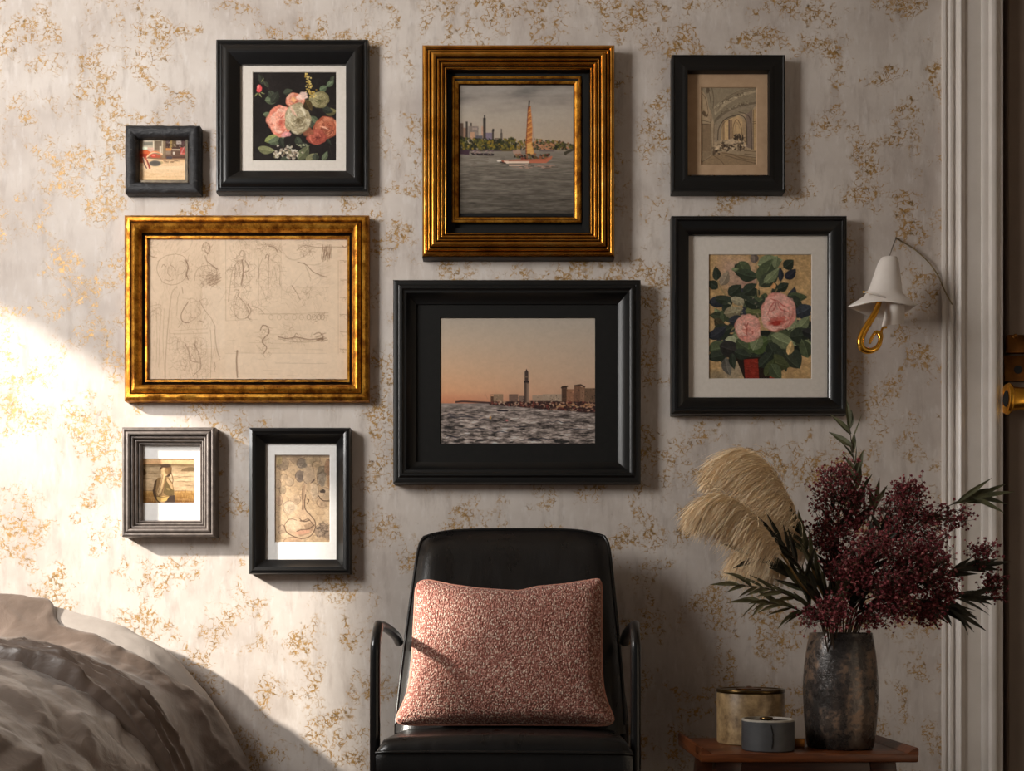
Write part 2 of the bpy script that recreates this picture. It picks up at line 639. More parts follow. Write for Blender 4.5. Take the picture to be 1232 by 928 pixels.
        co = np.zeros((h, w, 3))
        co[..., 0] = xs
        co[..., 1] = p0.y - off.y
        co[..., 2] = zs[:, None]
        idx = np.arange(h * w).reshape(h, w)
        q = np.stack([idx[:-1, :-1], idx[1:, :-1], idx[1:, 1:], idx[:-1, 1:]], -1).reshape(-1, 4)
        me = bpy.data.meshes.new(name)
        me.vertices.add(h * w)
        me.vertices.foreach_set('co', co.ravel())
        me.loops.add(q.size)
        me.loops.foreach_set('vertex_index', q.ravel().astype(np.int32))
        me.polygons.add(len(q))
        me.polygons.foreach_set('loop_start', np.arange(0, q.size, 4, dtype=np.int32))
        at = me.attributes.new('ink', 'FLOAT_COLOR', 'POINT')
        buf = np.ones((h * w, 4), np.float32)
        buf[:, :3] = lin.reshape(-1, 3)
        at.data.foreach_set('color', buf.ravel())
        me.update(calc_edges=True)
        me.validate()
        me.materials.append(M['art'])
        o = bpy.data.objects.new(name, me)
        COL.objects.link(o)
        o.parent = parent
        ORG[o] = off
        if label:
            o['label'] = label
        return o


def lerp(a, b, t):
    return np.array(a, float) * (1 - t)[..., None] + np.array(b, float) * t[..., None]


def vgrad(A, stops, w=None):
    """vertical gradient through (y, colour) stops"""
    ys = [p for p, _ in stops]
    return np.stack([np.interp(A.Y, ys, [c[i] for _, c in stops]) for i in range(3)], -1)


def art_boat():
    A = Art((551.8, 102.4, 691, 256.6), (540, 90, 5.153), (150, 140, 128), 1.6, 3)
    r = A.rng
    A.a = vgrad(A, [(64, (146, 140, 133)), (150, (158, 149, 140)), (260, (178, 166, 152)), (430, (184, 166, 146)), (470, (150, 138, 124)), (480, (136, 127, 115)), (620, (112, 104, 94)), (860, (86, 80, 72))])
    n = A.noise(210, 46, 5, 4)
    sky = np.clip((300 - A.Y) / 200, 0, 1)
    A.a -= (np.clip(n - .5, 0, 1) * 120 * sky)[..., None] * np.array((1, .92, .82))
    A.a += (np.clip(.47 - n, 0, 1) * 60 * sky)[..., None]
    wn = A.noise(95, 9, 8, 4) - .5
    wn2 = A.noise(40, 5, 9, 3) - .5
    wat = np.clip((A.Y - 470) / 60, 0, 1)
    A.a += ((wn * 60 + wn2 * 44) * wat)[..., None] * np.array((1, .97, .92))
    # far city
    for (x0, y0, x1, y1, c) in [(62, 300, 92, 400, (96, 76, 66)), (92, 330, 118, 405, (158, 122, 100)), (106, 290, 118, 400, (68, 60, 56)), (134, 298, 144, 400, (84, 72, 64)),
                                (120, 320, 185, 400, (138, 124, 114)), (148, 330, 178, 340, (170, 150, 140)), (135, 357, 160, 400, (196, 152, 120)), (203, 320, 218, 400, (196, 156, 130)),
                                (214, 268, 229, 400, (60, 54, 50)), (218, 250, 226, 280, (48, 44, 42)), (230, 360, 268, 405, (126, 114, 130)), (268, 345, 279, 405, (72, 62, 56)), (270, 335, 281, 352, (52, 46, 44)),
                                (319, 362, 333, 405, (94, 84, 78)), (323, 336, 329, 370, (82, 74, 70)), (283, 392, 322, 410, (112, 96, 82)), (168, 378, 210, 405, (92, 90, 96))]:
        A.rect_(x0, y0, x1, y1, c, .92)
        for k in range(int((x1 - x0) * (y1 - y0) / 160)):
            a, b = r.uniform(x0, x1 - 3), r.uniform(y0, y1 - 4)
            A.rect_(a, b, a + 4, b + 5, np.array(c) * r.uniform(.6, 1.3), .7)
    cols = [(58, 60, 36), (96, 92, 42), (146, 120, 44), (40, 42, 32), (76, 72, 50), (112, 104, 50), (50, 48, 40)]
    for k in range(620):
        x = r.uniform(58, 420)
        top = np.interp(x, [58, 120, 200, 300, 400, 425], [385, 395, 398, 405, 392, 425])
        y = r.uniform(top, 466)
        A.ell(x, y, r.uniform(4, 11), r.uniform(4, 9), cols[r.integers(len(cols))], .85, r.uniform(0, 90), .4, .2)
    for k in range(430):
        x = r.uniform(425, 778)
        top = np.interp(x, [425, 470, 545, 600, 680, 740, 780], [418, 405, 394, 408, 414, 426, 442])
        y = r.uniform(top, 462)
        c = cols[r.integers(len(cols))] if r.random() < .72 else [(186, 128, 92), (150, 108, 80), (170, 150, 130)][r.integers(3)]
        A.ell(x, y, r.uniform(4, 9), r.uniform(3, 8), c, .85, r.uniform(0, 90), .4, .2)
    for k in range(60):
        A.rect_(x := r.uniform(545, 640), y := r.uniform(425, 462), x + r.uniform(5, 16), y + r.uniform(3, 7), (196, 138, 104), .8)
    A.rect_(61, 462, 420, 474, (70, 58, 58), .8)
    A.poly([(322, 462), (395, 462), (388, 474), (330, 474)], (96, 82, 50))
    A.poly([(61, 470), (130, 468), (128, 496), (61, 492)], (72, 52, 62))
    A.poly([(135, 484), (282, 488), (276, 502), (150, 498)], (52, 44, 44))
    for k in range(36):
        A.rect_(x := r.uniform(140, 268), y := r.uniform(464, 490), x + r.uniform(6, 14), y + 4, [(176, 150, 146), (120, 96, 110), (160, 130, 120)][k % 3], .8)
    A.line([(425, 470), (778, 462)], 5, (110, 96, 84), .6)
    A.poly([(560, 462), (655, 466), (650, 478), (560, 476)], (118, 104, 100))
    A.poly([(712, 480), (760, 458), (778, 455), (776, 468), (735, 488), (722, 500), (714, 494)], (72, 66, 52))
    # reflections
    for x, L in [(150, 90), (228, 120), (500, 70), (330, 50)]:
        for k in range(18):
            A.line([(x + r.uniform(-14, 14), y := 505 + r.random() * L), (x + r.uniform(6, 24), y + 1)], 3, (92, 80, 70), .35)
    # boat
    A.line([(514, 240), (520, 330), (530, 480)], 3, (176, 140, 116), .8)
    A.poly([(491, 192), (507, 195), (512, 260), (518, 340), (515, 420), (530, 492), (480, 494), (476, 420), (482, 320), (487, 250)], (206, 136, 78))
    for k in range(26):
        y = 205 + k * 11
        hw = 6 + k * .65
        A.line([(496 + k * .1 - hw, y + 8), (498 + hw, y - 6)], 4.5, [(120, 54, 38), (150, 84, 48), (226, 172, 96)][k % 3], .7)
    A.poly([(484, 430), (510, 420), (526, 490), (486, 492)], (222, 178, 104), .75)
    A.line([(492, 200), (484, 330), (478, 490)], 4, (98, 44, 36), .8)
    A.line([(499, 163), (496, 200)], 8, (44, 38, 36))
    for k in range(60):
        x = r.uniform(405, 625)
        A.ell(x, r.uniform(492, 522), r.uniform(5, 12), r.uniform(4, 9), [(66, 64, 42), (44, 38, 34), (150, 96, 66), (90, 84, 50), (120, 60, 48)][r.integers(5)], .9, 0, .4, .2)
    A.poly([(395, 470), (440, 462), (450, 488), (402, 492)], (190, 150, 128), .7)
    A.poly([(320, 532), (420, 524), (600, 520), (642, 502), (636, 520), (604, 546), (345, 549)], (192, 112, 84))
    A.line([(330, 536), (420, 530), (600, 527)], 5, (120, 62, 48), .8)
    A.poly([(340, 534), (500, 536), (496, 548), (350, 549)], (232, 206, 184))
    A.ell(312, 534, 14, 5, (236, 224, 210))
    A.line([(318, 540), (352, 548)], 6, (50, 42, 40))
    A.poly([(368, 557), (492, 555), (488, 563), (374, 564)], (236, 196, 172))
    for k in range(26):
        A.line([(x := r.uniform(380, 640), y := r.uniform(560, 582)), (x + r.uniform(12, 40), y)], 4, [(206, 160, 140), (80, 62, 52), (150, 120, 104)][r.integers(3)], .7)
    return A


def art_sea():
    A = Art((529.4, 382.4, 716.4, 534.2), (460, 320, 3.315), (180, 160, 140), 1.8, 4)
    r = A.rng
    left = vgrad(A, [(207, (176, 164, 150)), (300, (196, 174, 152)), (420, (216, 176, 142)), (500, (224, 168, 128)), (548, (206, 132, 98))])
    right = vgrad(A, [(207, (178, 168, 156)), (300, (190, 172, 154)), (420, (200, 172, 148)), (500, (202, 166, 140)), (548, (196, 156, 132))])
    t = np.clip((A.X - 230) / 560, 0, 1)[..., None]
    A.a = left * (1 - t) + right * t
    sea = A.Y > 548
    a = A.noise(42, 9, 3, 4, .9) - .5
    b = A.noise(22, 5, 4, 3, .6) - .5
    per = np.clip((A.Y - 548) / 160, 0, 1)
    val = 118 + a * (210 + 130 * per) + b * (110 + 90 * per)
    far = np.clip(1 - (A.Y - 548) / 26, 0, 1)
    val = val * (1 - far) + (128 + b * 40) * far
    seac = val[..., None] * np.array((1.06, .98, .93)) + np.array((4, 2, 2))
    A.a = np.where(sea[..., None], np.clip(seac, 40, 205), A.a)
    for (x0, x1, y, w) in [(232, 425, 595, 6), (250, 400, 601, 5), (240, 330, 592, 4), (360, 430, 612, 4), (500, 590, 640, 4), (300, 420, 650, 4), (640, 780, 622, 4), (420, 520, 660, 5), (240, 330, 680, 5), (560, 700, 690, 5), (720, 830, 650, 4)]:
        pts = [(x, y + r.uniform(-4, 4)) for x in np.linspace(x0, x1, 8)]
        A.line(pts, w, (52, 50, 58), .75, taper=True)
        A.line([(x, q - 6) for x, q in pts], w * .8, (184, 164, 150), .5, taper=True)
    A.line([(295, 543), (330, 541), (430, 546), (520, 548)], 7, (74, 52, 48))
    A.line([(420, 530), (411, 512), (408, 518)], 1.6, (150, 110, 90), .5)
    # buildings
    def block(x0, y0, x1, y1, c, n=1.):
        A.rect_(x0, y0, x1, y1, c)
        for k in range(int((x1 - x0) * (y1 - y0) / 55 * n)):
            a, b = r.uniform(x0, x1 - 2), r.uniform(y0, y1 - 3)
            A.rect_(a, b, a + r.uniform(2, 5), b + r.uniform(2, 6), np.array(c) * r.uniform(.5, 1.35), .75)
    block(432, 520, 446, 545, (90, 66, 52))
    block(443, 512, 482, 545, (146, 120, 98))
    A.line([(430, 516), (441, 514)], 3, (70, 52, 44))
    block(505, 512, 542, 545, (120, 96, 84))
    block(545, 518, 572, 545, (126, 104, 92))
    block(598, 516, 642, 545, (166, 142, 122), .6)
    block(638, 512, 722, 545, (170, 148, 128), .6)
    block(715, 478, 736, 550, (84, 62, 50))
    A.line([(714, 486), (738, 480)], 5, (58, 44, 38))
    block(734, 492, 770, 550, (150, 108, 84))
    block(764, 476, 790, 550, (120, 88, 70))
    block(788, 482, 808, 550, (140, 106, 84))
    block(806, 488, 851, 555, (112, 88, 70))
    A.line([(766, 478), (790, 474), (806, 482)], 5, (66, 48, 42), 1, False)
    A.poly([(423, 546), (480, 541), (560, 540), (700, 540), (851, 545), (851, 586), (800, 584), (730, 578), (640, 572), (560, 564), (480, 558), (440, 553)], (58, 38, 36))
    for k in range(420):
        x = r.uniform(430, 850)
        y = r.uniform(542, np.interp(x, [430, 560, 700, 850], [552, 562, 574, 582]))
        A.ell(x, y, r.uniform(2, 6), r.uniform(1.5, 4), [(120, 60, 52), (36, 26, 28), (170, 134, 112), (90, 58, 50), (196, 166, 140), (64, 46, 44)][r.integers(6)], .8, 0, .4)
    for k in range(30):
        x = r.uniform(690, 845)
        A.rect_(x, y := r.uniform(545, 560), x + r.uniform(5, 14), y + 6, (190, 146, 108), .75)
    A.poly([(452, 574), (505, 574), (498, 581), (462, 581)], (44, 38, 44))
    # beacon tower
    A.rect_(567, 462, 584, 545, (112, 92, 80))
    A.rect_(567, 462, 572, 545, (70, 56, 50))
    A.rect_(578, 470, 584, 545, (142, 118, 102))
    A.rect_(565, 458, 585, 466, (48, 38, 36))
    A.rect_(568, 422, 582, 460, (74, 60, 54))
    A.rect_(570, 440, 580, 446, (120, 98, 84))
    A.poly([(569, 424), (575, 410), (581, 424)], (62, 50, 46))
    A.ell(431, 605, 4, 6, (196, 150, 90))
    A.ell(497, 616, 5, 4, (190, 120, 116))
    return A


def art_flowers():
    A = Art((304, 86.6, 405, 193.6), (295, 75, 7.14), (34, 29, 27), 2, 5)
    r = A.rng
    A.a = A.a + ((A.noise(160, 160, 2) - .5) * 16)[..., None]
    L = A.leaf
    g1, g2, g3, g4 = (58, 62, 50), (84, 92, 70), (44, 46, 38), (112, 112, 80)
    for q in [(150, 190, 90, 50, -110, g3), (200, 215, 70, 34, -130, g1), (170, 330, 130, 80, -15, g2), (200, 250, 90, 60, 40, g1), (225, 350, 120, 70, -60, g3), (155, 450, 75, 44, -10, g2), (330, 265, 80, 60, -20, g1),
              (700, 210, 90, 48, -50, (92, 104, 80)), (640, 240, 70, 56, -30, (84, 96, 72)), (760, 120, 60, 30, 120, g1), (170, 680, 130, 66, -30, (116, 122, 74)), (200, 690, 150, 70, -20, g2), (110, 735, 150, 70, 8, g4),
              (300, 640, 100, 46, 70, g3), (440, 640, 90, 60, 60, g1), (460, 700, 100, 50, 10, g3), (560, 560, 100, 60, -50, g1), (620, 520, 90, 50, -140, g2), (680, 420, 110, 70, 0, (92, 86, 56)), (660, 390, 100, 60, 20, g3),
              (480, 330, 120, 70, 20, (64, 56, 36)), (450, 830, 150, 90, -50, (84, 86, 62)), (520, 850, 120, 80, -35, (104, 102, 74)), (600, 840, 60, 60, -90, g1), (660, 840, 90, 46, -60, g2), (300, 840, 90, 50, -20, g1),
              (380, 700, 120, 40, 80, g3), (520, 620, 100, 36, 30, g3), (700, 640, 80, 26, 60, g3)]:
        L(*q)
    A.line([(160, 150), (200, 220), (240, 300)], 4, (58, 50, 40), .8)
    A.line([(250, 215), (290, 175)], 4, (26, 22, 20), .8)
    A.line([(722, 720), (745, 820)], 3, (60, 54, 44), .7)
    A.line([(700, 380), (780, 370)], 3, (86, 76, 56), .7)
    # coral rose at right
    A.rose(690, 560, 100, 96, (214, 140, 108), (172, 92, 66), (92, 42, 32), 40, 4)
    A.rose(612, 640, 86, 66, (204, 118, 96), (168, 82, 66), (90, 38, 32), 30, 5)
    A.ell(530, 590, 56, 40, (138, 84, 62), .9, 20, .3, .2)
    A.line([(640, 550), (680, 560), (720, 580)], 16, (230, 176, 150), .8, taper=True)
    # cream and green blossom, top right
    A.rose(635, 320, 88, 70, (182, 170, 132), (138, 128, 88), (70, 66, 42), 34, 6)
    for k in range(60):
        y = r.uniform(95, 300)
        x = np.interp(y, [95, 220, 250, 300], [525, 550, 560, 590]) + r.normal(0, np.interp(y, [95, 300], [6, 24]))
        A.ell(x, y, r.uniform(5, 10), r.uniform(5, 9), [(196, 166, 84), (170, 136, 60), (214, 190, 120)][r.integers(3)], .9, 0, .4, .2)
    # pink rose with pale heart
    A.rose(300, 500, 104, 136, (246, 200, 178), (232, 148, 122), (186, 82, 66), 44, 1)
    A.rose(430, 330, 84, 66, (240, 190, 166), (220, 140, 112), (150, 70, 54), 28, 7)
    A.rose(450, 480, 112, 128, (216, 204, 176), (174, 160, 128), (98, 84, 58), 46, 2)
    A.ell(490, 290, 50, 32, (244, 208, 192), .9, -20, .3, .2)
    A.ell(350, 620, 44, 22, (232, 160, 160), .9, -10, .3, .2)
    A.poly([(372, 352), (384, 360), (446, 460), (440, 466), (404, 440)], (222, 178, 156), .8)
    A.poly([(398, 300), (430, 300), (440, 330), (420, 350), (395, 330)], (232, 172, 120), .9)
    A.line([(470, 370), (500, 420), (520, 470)], 22, (220, 210, 184), .7, taper=True)
    A.leaf(520, 330, 100, 80, 60, (60, 48, 30), (96, 78, 46))
    # bud
    A.ell(122, 228, 22, 34, (214, 84, 84), 1, 10, .2, .1)
    A.ell(114, 212, 10, 20, (240, 130, 124), .9, 10, .3)
    for q in [(120, 262, 46, 14, 60), (112, 262, 44, 14, 130), (134, 258, 40, 12, 20), (140, 170, 40, 12, -60)]:
        A.leaf(*q, (104, 104, 70))
    # small white blossoms at the foot
    for k in range(90):
        x, y = r.normal(370, 42), r.normal(775, 26)
        if r.random() < .3:
            x, y = r.normal(270, 16), r.normal(795, 12)
        A.ell(x, y, r.uniform(7, 14), r.uniform(6, 12), [(196, 182, 160), (150, 130, 112), (216, 204, 186), (120, 112, 84)][r.integers(4)], .8, r.uniform(0, 90), .4, .2)
    for k in range(20):
        A.ell(r.normal(485, 22), r.normal(712, 5), 8, 5, (150, 150, 120), .7, 0, .4, .2)
    return A


def art_roses():
    A = Art((852.6, 306, 976.6, 456), (840, 295, 5.46), (188, 154, 108), 1.8, 6)
    r = A.rng
    A.a = A.a + ((A.noise(180, 180, 2) - .5) * 44)[..., None] * np.array((1, .95, .85)) + ((A.noise(30, 30, 4) - .5) * 12)[..., None]
    A.ell(250, 190, 120, 110, (186, 154, 136), .8, 20, .9, .2)
    A.ell(330, 250, 60, 60, (172, 134, 120), .7, 20, .6, .2)
    A.ell(230, 830, 70, 90, (160, 146, 124), .8, 0, .8)
    A.ell(110, 880, 60, 60, (120, 112, 96), .6, 0, .9)
    A.poly([(640, 490), (746, 500), (746, 700), (560, 640)], (36, 34, 36))
    dk, md, lt, bl = (44, 50, 40), (68, 76, 54), (108, 116, 86), (44, 46, 52)
    A.poly([(150, 640), (260, 560), (560, 560), (660, 600), (680, 720), (560, 800), (420, 770), (260, 730)], (34, 38, 32))
    for k in range(95):
        an = r.random() * 6.28
        rr = r.random() ** .5
        x, y = 410 + math.cos(an) * rr * 290, 560 + math.sin(an) * rr * (250 if math.sin(an) < 0 else 190)
        A.leaf(x, y, r.uniform(60, 120), r.uniform(36, 66), math.degrees(an) + r.normal(0, 45), [dk, md, bl, (54, 60, 44), (34, 36, 34), lt][r.choice(6, p=[.3, .2, .15, .17, .1, .08])], al=.95)
    # pot
    A.poly([(246, 735), (560, 735), (520, 879), (304, 879)], (40, 30, 24))
    A.poly([(300, 750), (392, 745), (400, 879), (310, 879)], (132, 44, 32))
    A.poly([(470, 840), (536, 800), (500, 879), (468, 879)], (146, 60, 40))
    for k in range(24):
        A.line([(x := r.uniform(310, 380), y := r.uniform(752, 870)), (x + r.uniform(10, 40), y + r.uniform(-4, 4))], 3, [(180, 92, 70), (90, 28, 24)][k % 2], .5)
    # stems
    for p in [[(110, 200), (160, 300), (240, 420), (290, 480)], [(380, 130), (388, 260), (398, 400)], [(545, 150), (545, 240), (500, 320)], [(500, 110), (520, 200), (545, 240)], [(240, 540), (180, 600), (90, 720)], [(600, 500), (660, 580), (720, 620)], [(440, 690), (470, 780), (480, 860)]]:
        A.line(p, 8, (148, 130, 92), .9)
    for q in [(120, 235, 80, 46, -95, dk), (150, 265, 90, 52, -70, (132, 118, 100)), (130, 285, 70, 50, -150, dk), (70, 380, 130, 64, -20, bl), (110, 350, 110, 50, 0, dk), (200, 330, 90, 70, -30, dk), (230, 350, 130, 60, -10, dk), (300, 320, 90, 76, -35, dk), (240, 130, 110, 66, 30, dk), (270, 110, 110, 80, 60, md),
              (260, 180, 120, 70, 10, (52, 60, 46)), (220, 160, 40, 22, 0, lt), (372, 120, 60, 46, -90, (104, 92, 84)), (390, 130, 140, 100, -10, lt), (395, 240, 150, 100, -60, md), (400, 270, 150, 80, -40, (60, 66, 50)), (430, 250, 120, 50, -50, lt), (540, 240, 80, 30, -95, bl), (500, 150, 70, 40, -80, lt),
              (560, 150, 70, 60, -35, dk), (570, 220, 80, 50, -40, (40, 40, 48)), (520, 290, 70, 50, -30, dk), (590, 330, 110, 50, 5, md), (610, 330, 110, 60, 60, dk), (640, 420, 90, 70, 20, (46, 50, 60)), (650, 450, 90, 80, -30, (52, 56, 62)),
              (160, 390, 60, 50, -20, dk), (170, 450, 110, 66, -20, (126, 116, 92)), (215, 350, 100, 46, 20, (140, 132, 108)), (200, 500, 100, 60, -15, bl), (300, 400, 110, 90, -10, md), (310, 430, 110, 70, 10, (88, 92, 58)), (300, 350, 120, 60, 30, dk), (400, 420, 90, 70, -40, dk),
              (110, 480, 100, 50, 40, (62, 56, 40)), (100, 580, 110, 90, -20, dk), (70, 610, 120, 60, -30, bl), (180, 620, 80, 70, 10, (150, 152, 122)), (70, 690, 120, 90, -15, md), (60, 740, 150, 60, -20, dk), (140, 660, 140, 90, 5, (42, 40, 38)), (250, 620, 130, 80, 35, md),
              (330, 680, 130, 100, -30, (70, 84, 50)), (360, 690, 110, 70, -60, lt), (240, 700, 90, 60, 10, dk), (180, 740, 100, 54, 85, (92, 88, 80)), (225, 710, 90, 40, 80, dk), (450, 620, 160, 90, -15, md), (480, 590, 150, 80, 20, lt), (460, 640, 150, 90, 40, dk),
              (590, 560, 110, 80, -70, (140, 146, 112)), (640, 560, 110, 60, -50, lt), (600, 600, 130, 90, -10, dk), (680, 560, 90, 50, 10, (40, 40, 40)), (670, 640, 90, 80, 30, lt), (720, 740, 110, 70, -110, md), (610, 680, 120, 90, 70, dk), (560, 700, 130, 60, 50, (52, 56, 44)),
              (460, 740, 130, 90, 20, (62, 66, 42)), (400, 800, 120, 70, -40, dk), (440, 860, 110, 60, -70, (60, 66, 40)), (480, 780, 100, 70, 60, md), (590, 720, 80, 40, -80, (190, 160, 110))]:
        A.leaf(q[0], q[1], q[2] * 1.18, q[3] * 1.22, q[4] + r.normal(0, 6), q[5])
    for k in range(50):
        A.ell(r.normal(250, 26), r.normal(405, 30), 5, 5, (176, 168, 138), .7, 0, .4)
    A.poly([(470, 280), (495, 248), (512, 262), (505, 290)], (222, 166, 110))
    A.poly([(372, 280), (392, 250), (400, 296)], (206, 160, 110))
    pk, bs, dp = (242, 204, 188), (226, 162, 146), (166, 76, 66)
    A.rose(325, 545, 82, 92, pk, bs, dp, 30, 3)
    A.poly([(246, 500), (290, 456), (380, 462), (396, 500), (390, 560), (330, 500)], (226, 166, 150), .75)
    A.poly([(330, 500), (398, 480), (398, 600), (360, 632), (320, 610)], (228, 164, 150), .6)
    A.line([(320, 520), (316, 570), (330, 610)], 8, dp, .6, taper=True)
    A.line([(350, 590), (360, 575), (345, 560)], 8, dp, .7, taper=True)
    A.rose(525, 440, 116, 124, pk, bs, dp, 34, 8)
    A.poly([(440, 350), (520, 330), (620, 350), (634, 400), (560, 470), (470, 470), (430, 410)], (232, 176, 162), .65)
    A.poly([(408, 470), (440, 450), (500, 520), (560, 520), (500, 566), (430, 540)], (236, 186, 172), .7)
    for p in [[(515, 360), (480, 400), (450, 470)], [(515, 360), (560, 400), (600, 410)], [(520, 362), (540, 420), (600, 440)], [(515, 362), (500, 420), (470, 440)], [(470, 350), (500, 362), (515, 366)]]:
        A.line(p, 9, (190, 92, 84), .75, taper=True)
    A.ell(520, 500, 60, 30, (196, 104, 92), .85, -10, .4, .2)
    A.ell(515, 512, 34, 16, (170, 56, 46), .9, -10, .4, .2)
    for k in range(30):
        A.ell(r.normal(520, 100), r.uniform(340, 560), 8, 4, (240, 200, 186), .35, r.uniform(0, 180), .6)
    return A


def art_arch():
    A = Art((843.2, 105, 910.3, 198.7), (830, 90, 7.14), (168, 146, 118), 2, 7)
    r = A.rng
    A.a = A.a + ((A.noise(120, 120, 2) - .5) * 26)[..., None]
    ln = (70, 58, 46)
    A.poly([(94, 107), (573, 107), (573, 240), (520, 330), (430, 340), (330, 380), (270, 440), (210, 440), (190, 330), (94, 150)], (140, 126, 104), .9)
    A.poly([(205, 280), (300, 200), (430, 140), (573, 110), (573, 150), (430, 190), (310, 260), (215, 350)], (176, 158, 130), .8)
    A.poly([(215, 400), (300, 310), (420, 260), (560, 230), (573, 260), (520, 300), (400, 310), (280, 400), (240, 470)], (150, 134, 112), .8)
    A.poly([(94, 420), (180, 420), (180, 690), (94, 750)], (128, 106, 82), .85)
    A.poly([(94, 107), (150, 200), (180, 390), (94, 390)], (172, 148, 118), .9)
    A.poly([(210, 430), (280, 420), (280, 560), (215, 580)], (150, 132, 110), .8)
    A.poly([(484, 340), (535, 300), (540, 640), (484, 620)], (126, 108, 96), .9)
    A.poly([(540, 300), (573, 290), (573, 650), (545, 650)], (186, 154, 112), .9)
    A.poly([(270, 560), (275, 430), (330, 380), (420, 350), (475, 400), (484, 600), (400, 560)], (196, 164, 122), .95)
    for x0, x1, c in [(280, 298, (146, 120, 92)), (330, 346, (104, 84, 74)), (350, 364, (140, 116, 92)), (298, 328, (206, 172, 126)), (450, 482, (166, 140, 108))]:
        A.rect_(x0, 390, x1, 560, c, .85)
    for k in range(9):
        o = k * 3.2
        A.line([(210 + o, 300 + o), (300, 205 + o), (430, 140 + o), (573, 108 + o * .9)], 2, ln, .35 if k % 3 else .85)
        A.line([(212, 390 + o), (300, 312 + o), (420, 262 + o * .8), (573, 232 + o * .6)], 2, ln, .3 if k % 3 else .8)
    A.line([(240, 560), (250, 460), (300, 385), (390, 348), (440, 350), (480, 400), (490, 600)], 6, (66, 54, 44), .9)
    A.line([(270, 560), (275, 450), (320, 390), (400, 350)], 3, ln, .8)
    A.line([(420, 320), (480, 340), (520, 400), (530, 640)], 5, (66, 54, 44), .8)
    A.line([(370, 540), (374, 440), (404, 385), (440, 450), (446, 520)], 5, (96, 76, 56), .85)
    A.line([(384, 540), (388, 460), (404, 410), (428, 460)], 3, (120, 96, 72), .7)
    for p in [[(94, 150), (130, 190), (150, 260), (160, 330)], [(190, 110), (205, 200), (200, 290)], [(94, 390), (180, 410)], [(94, 420), (180, 432)], [(180, 380), (190, 690)], [(208, 420), (206, 660)], [(94, 752), (200, 695)], [(545, 300), (545, 640)], [(573, 400), (540, 405)], [(573, 418), (540, 422)], [(155, 110), (180, 230), (186, 400)]]:
        A.line(p, 4, ln, .8)
    A.line([(94, 758), (140, 728), (200, 694)], 9, (56, 44, 34), .9)
    for k in range(90):
        t = r.random()
        x = 240 + t * 230
        A.ell(x, np.interp(x, [240, 350, 470], [255, 195, 150]) + r.normal(10, 9), 6, 4, [(92, 78, 62), (196, 180, 150)][r.integers(2)], .6, 0, .5)
        A.ell(x + 30, np.interp(x, [240, 350, 470], [320, 262, 235]) + r.normal(10, 7), 6, 3, [(92, 78, 62), (180, 164, 136)][r.integers(2)], .55, 0, .5)
    A.ell(125, 335, 14, 26, (88, 70, 52), .9, -20, .3, .2)
    A.ell(150, 350, 8, 16, (88, 70, 52), .8, 20, .3, .2)
    A.ell(155, 130, 16, 30, (90, 76, 60), .8, 0, .4, .2)
    A.rect_(94, 655, 573, 776, (150, 130, 104), .5)
    A.poly([(200, 690), (280, 660), (573, 720), (573, 776), (94, 776), (100, 755)], (146, 122, 94), .9)
    for p in [[(280, 670), (420, 690), (573, 712)], [(300, 690), (440, 730), (573, 762)], [(350, 680), (460, 720), (573, 735)], [(470, 650), (573, 660)], [(470, 680), (573, 690)], [(200, 690), (260, 730), (300, 776)]]:
        A.line(p, 7, (104, 84, 64), .75)
    for k in range(240):
        x = r.uniform(205, 475)
        y = r.normal(610, 18) if x > 250 else r.normal(630, 18)
        if 380 < x < 465 and r.random() < .5:
            y = r.uniform(515, 590)
        A.ell(x, y, r.uniform(5, 13), r.uniform(6, 14), [(72, 58, 46), (104, 86, 68), (190, 164, 132), (214, 190, 156), (58, 46, 38)][r.integers(5)], .75, r.uniform(0, 90), .4, .3)
    A.ell(350, 575, 40, 24, (204, 178, 146), .9, 0, .4, .2)
    for x in (392, 408, 430, 452):
        A.ell(x, 540, 8, 26, (60, 50, 42), .85, 0, .4, .2)
    A.line([(94, 107), (573, 107), (573, 776), (94, 776), (94, 107)], 6, (84, 70, 56), .8, False)
    return A


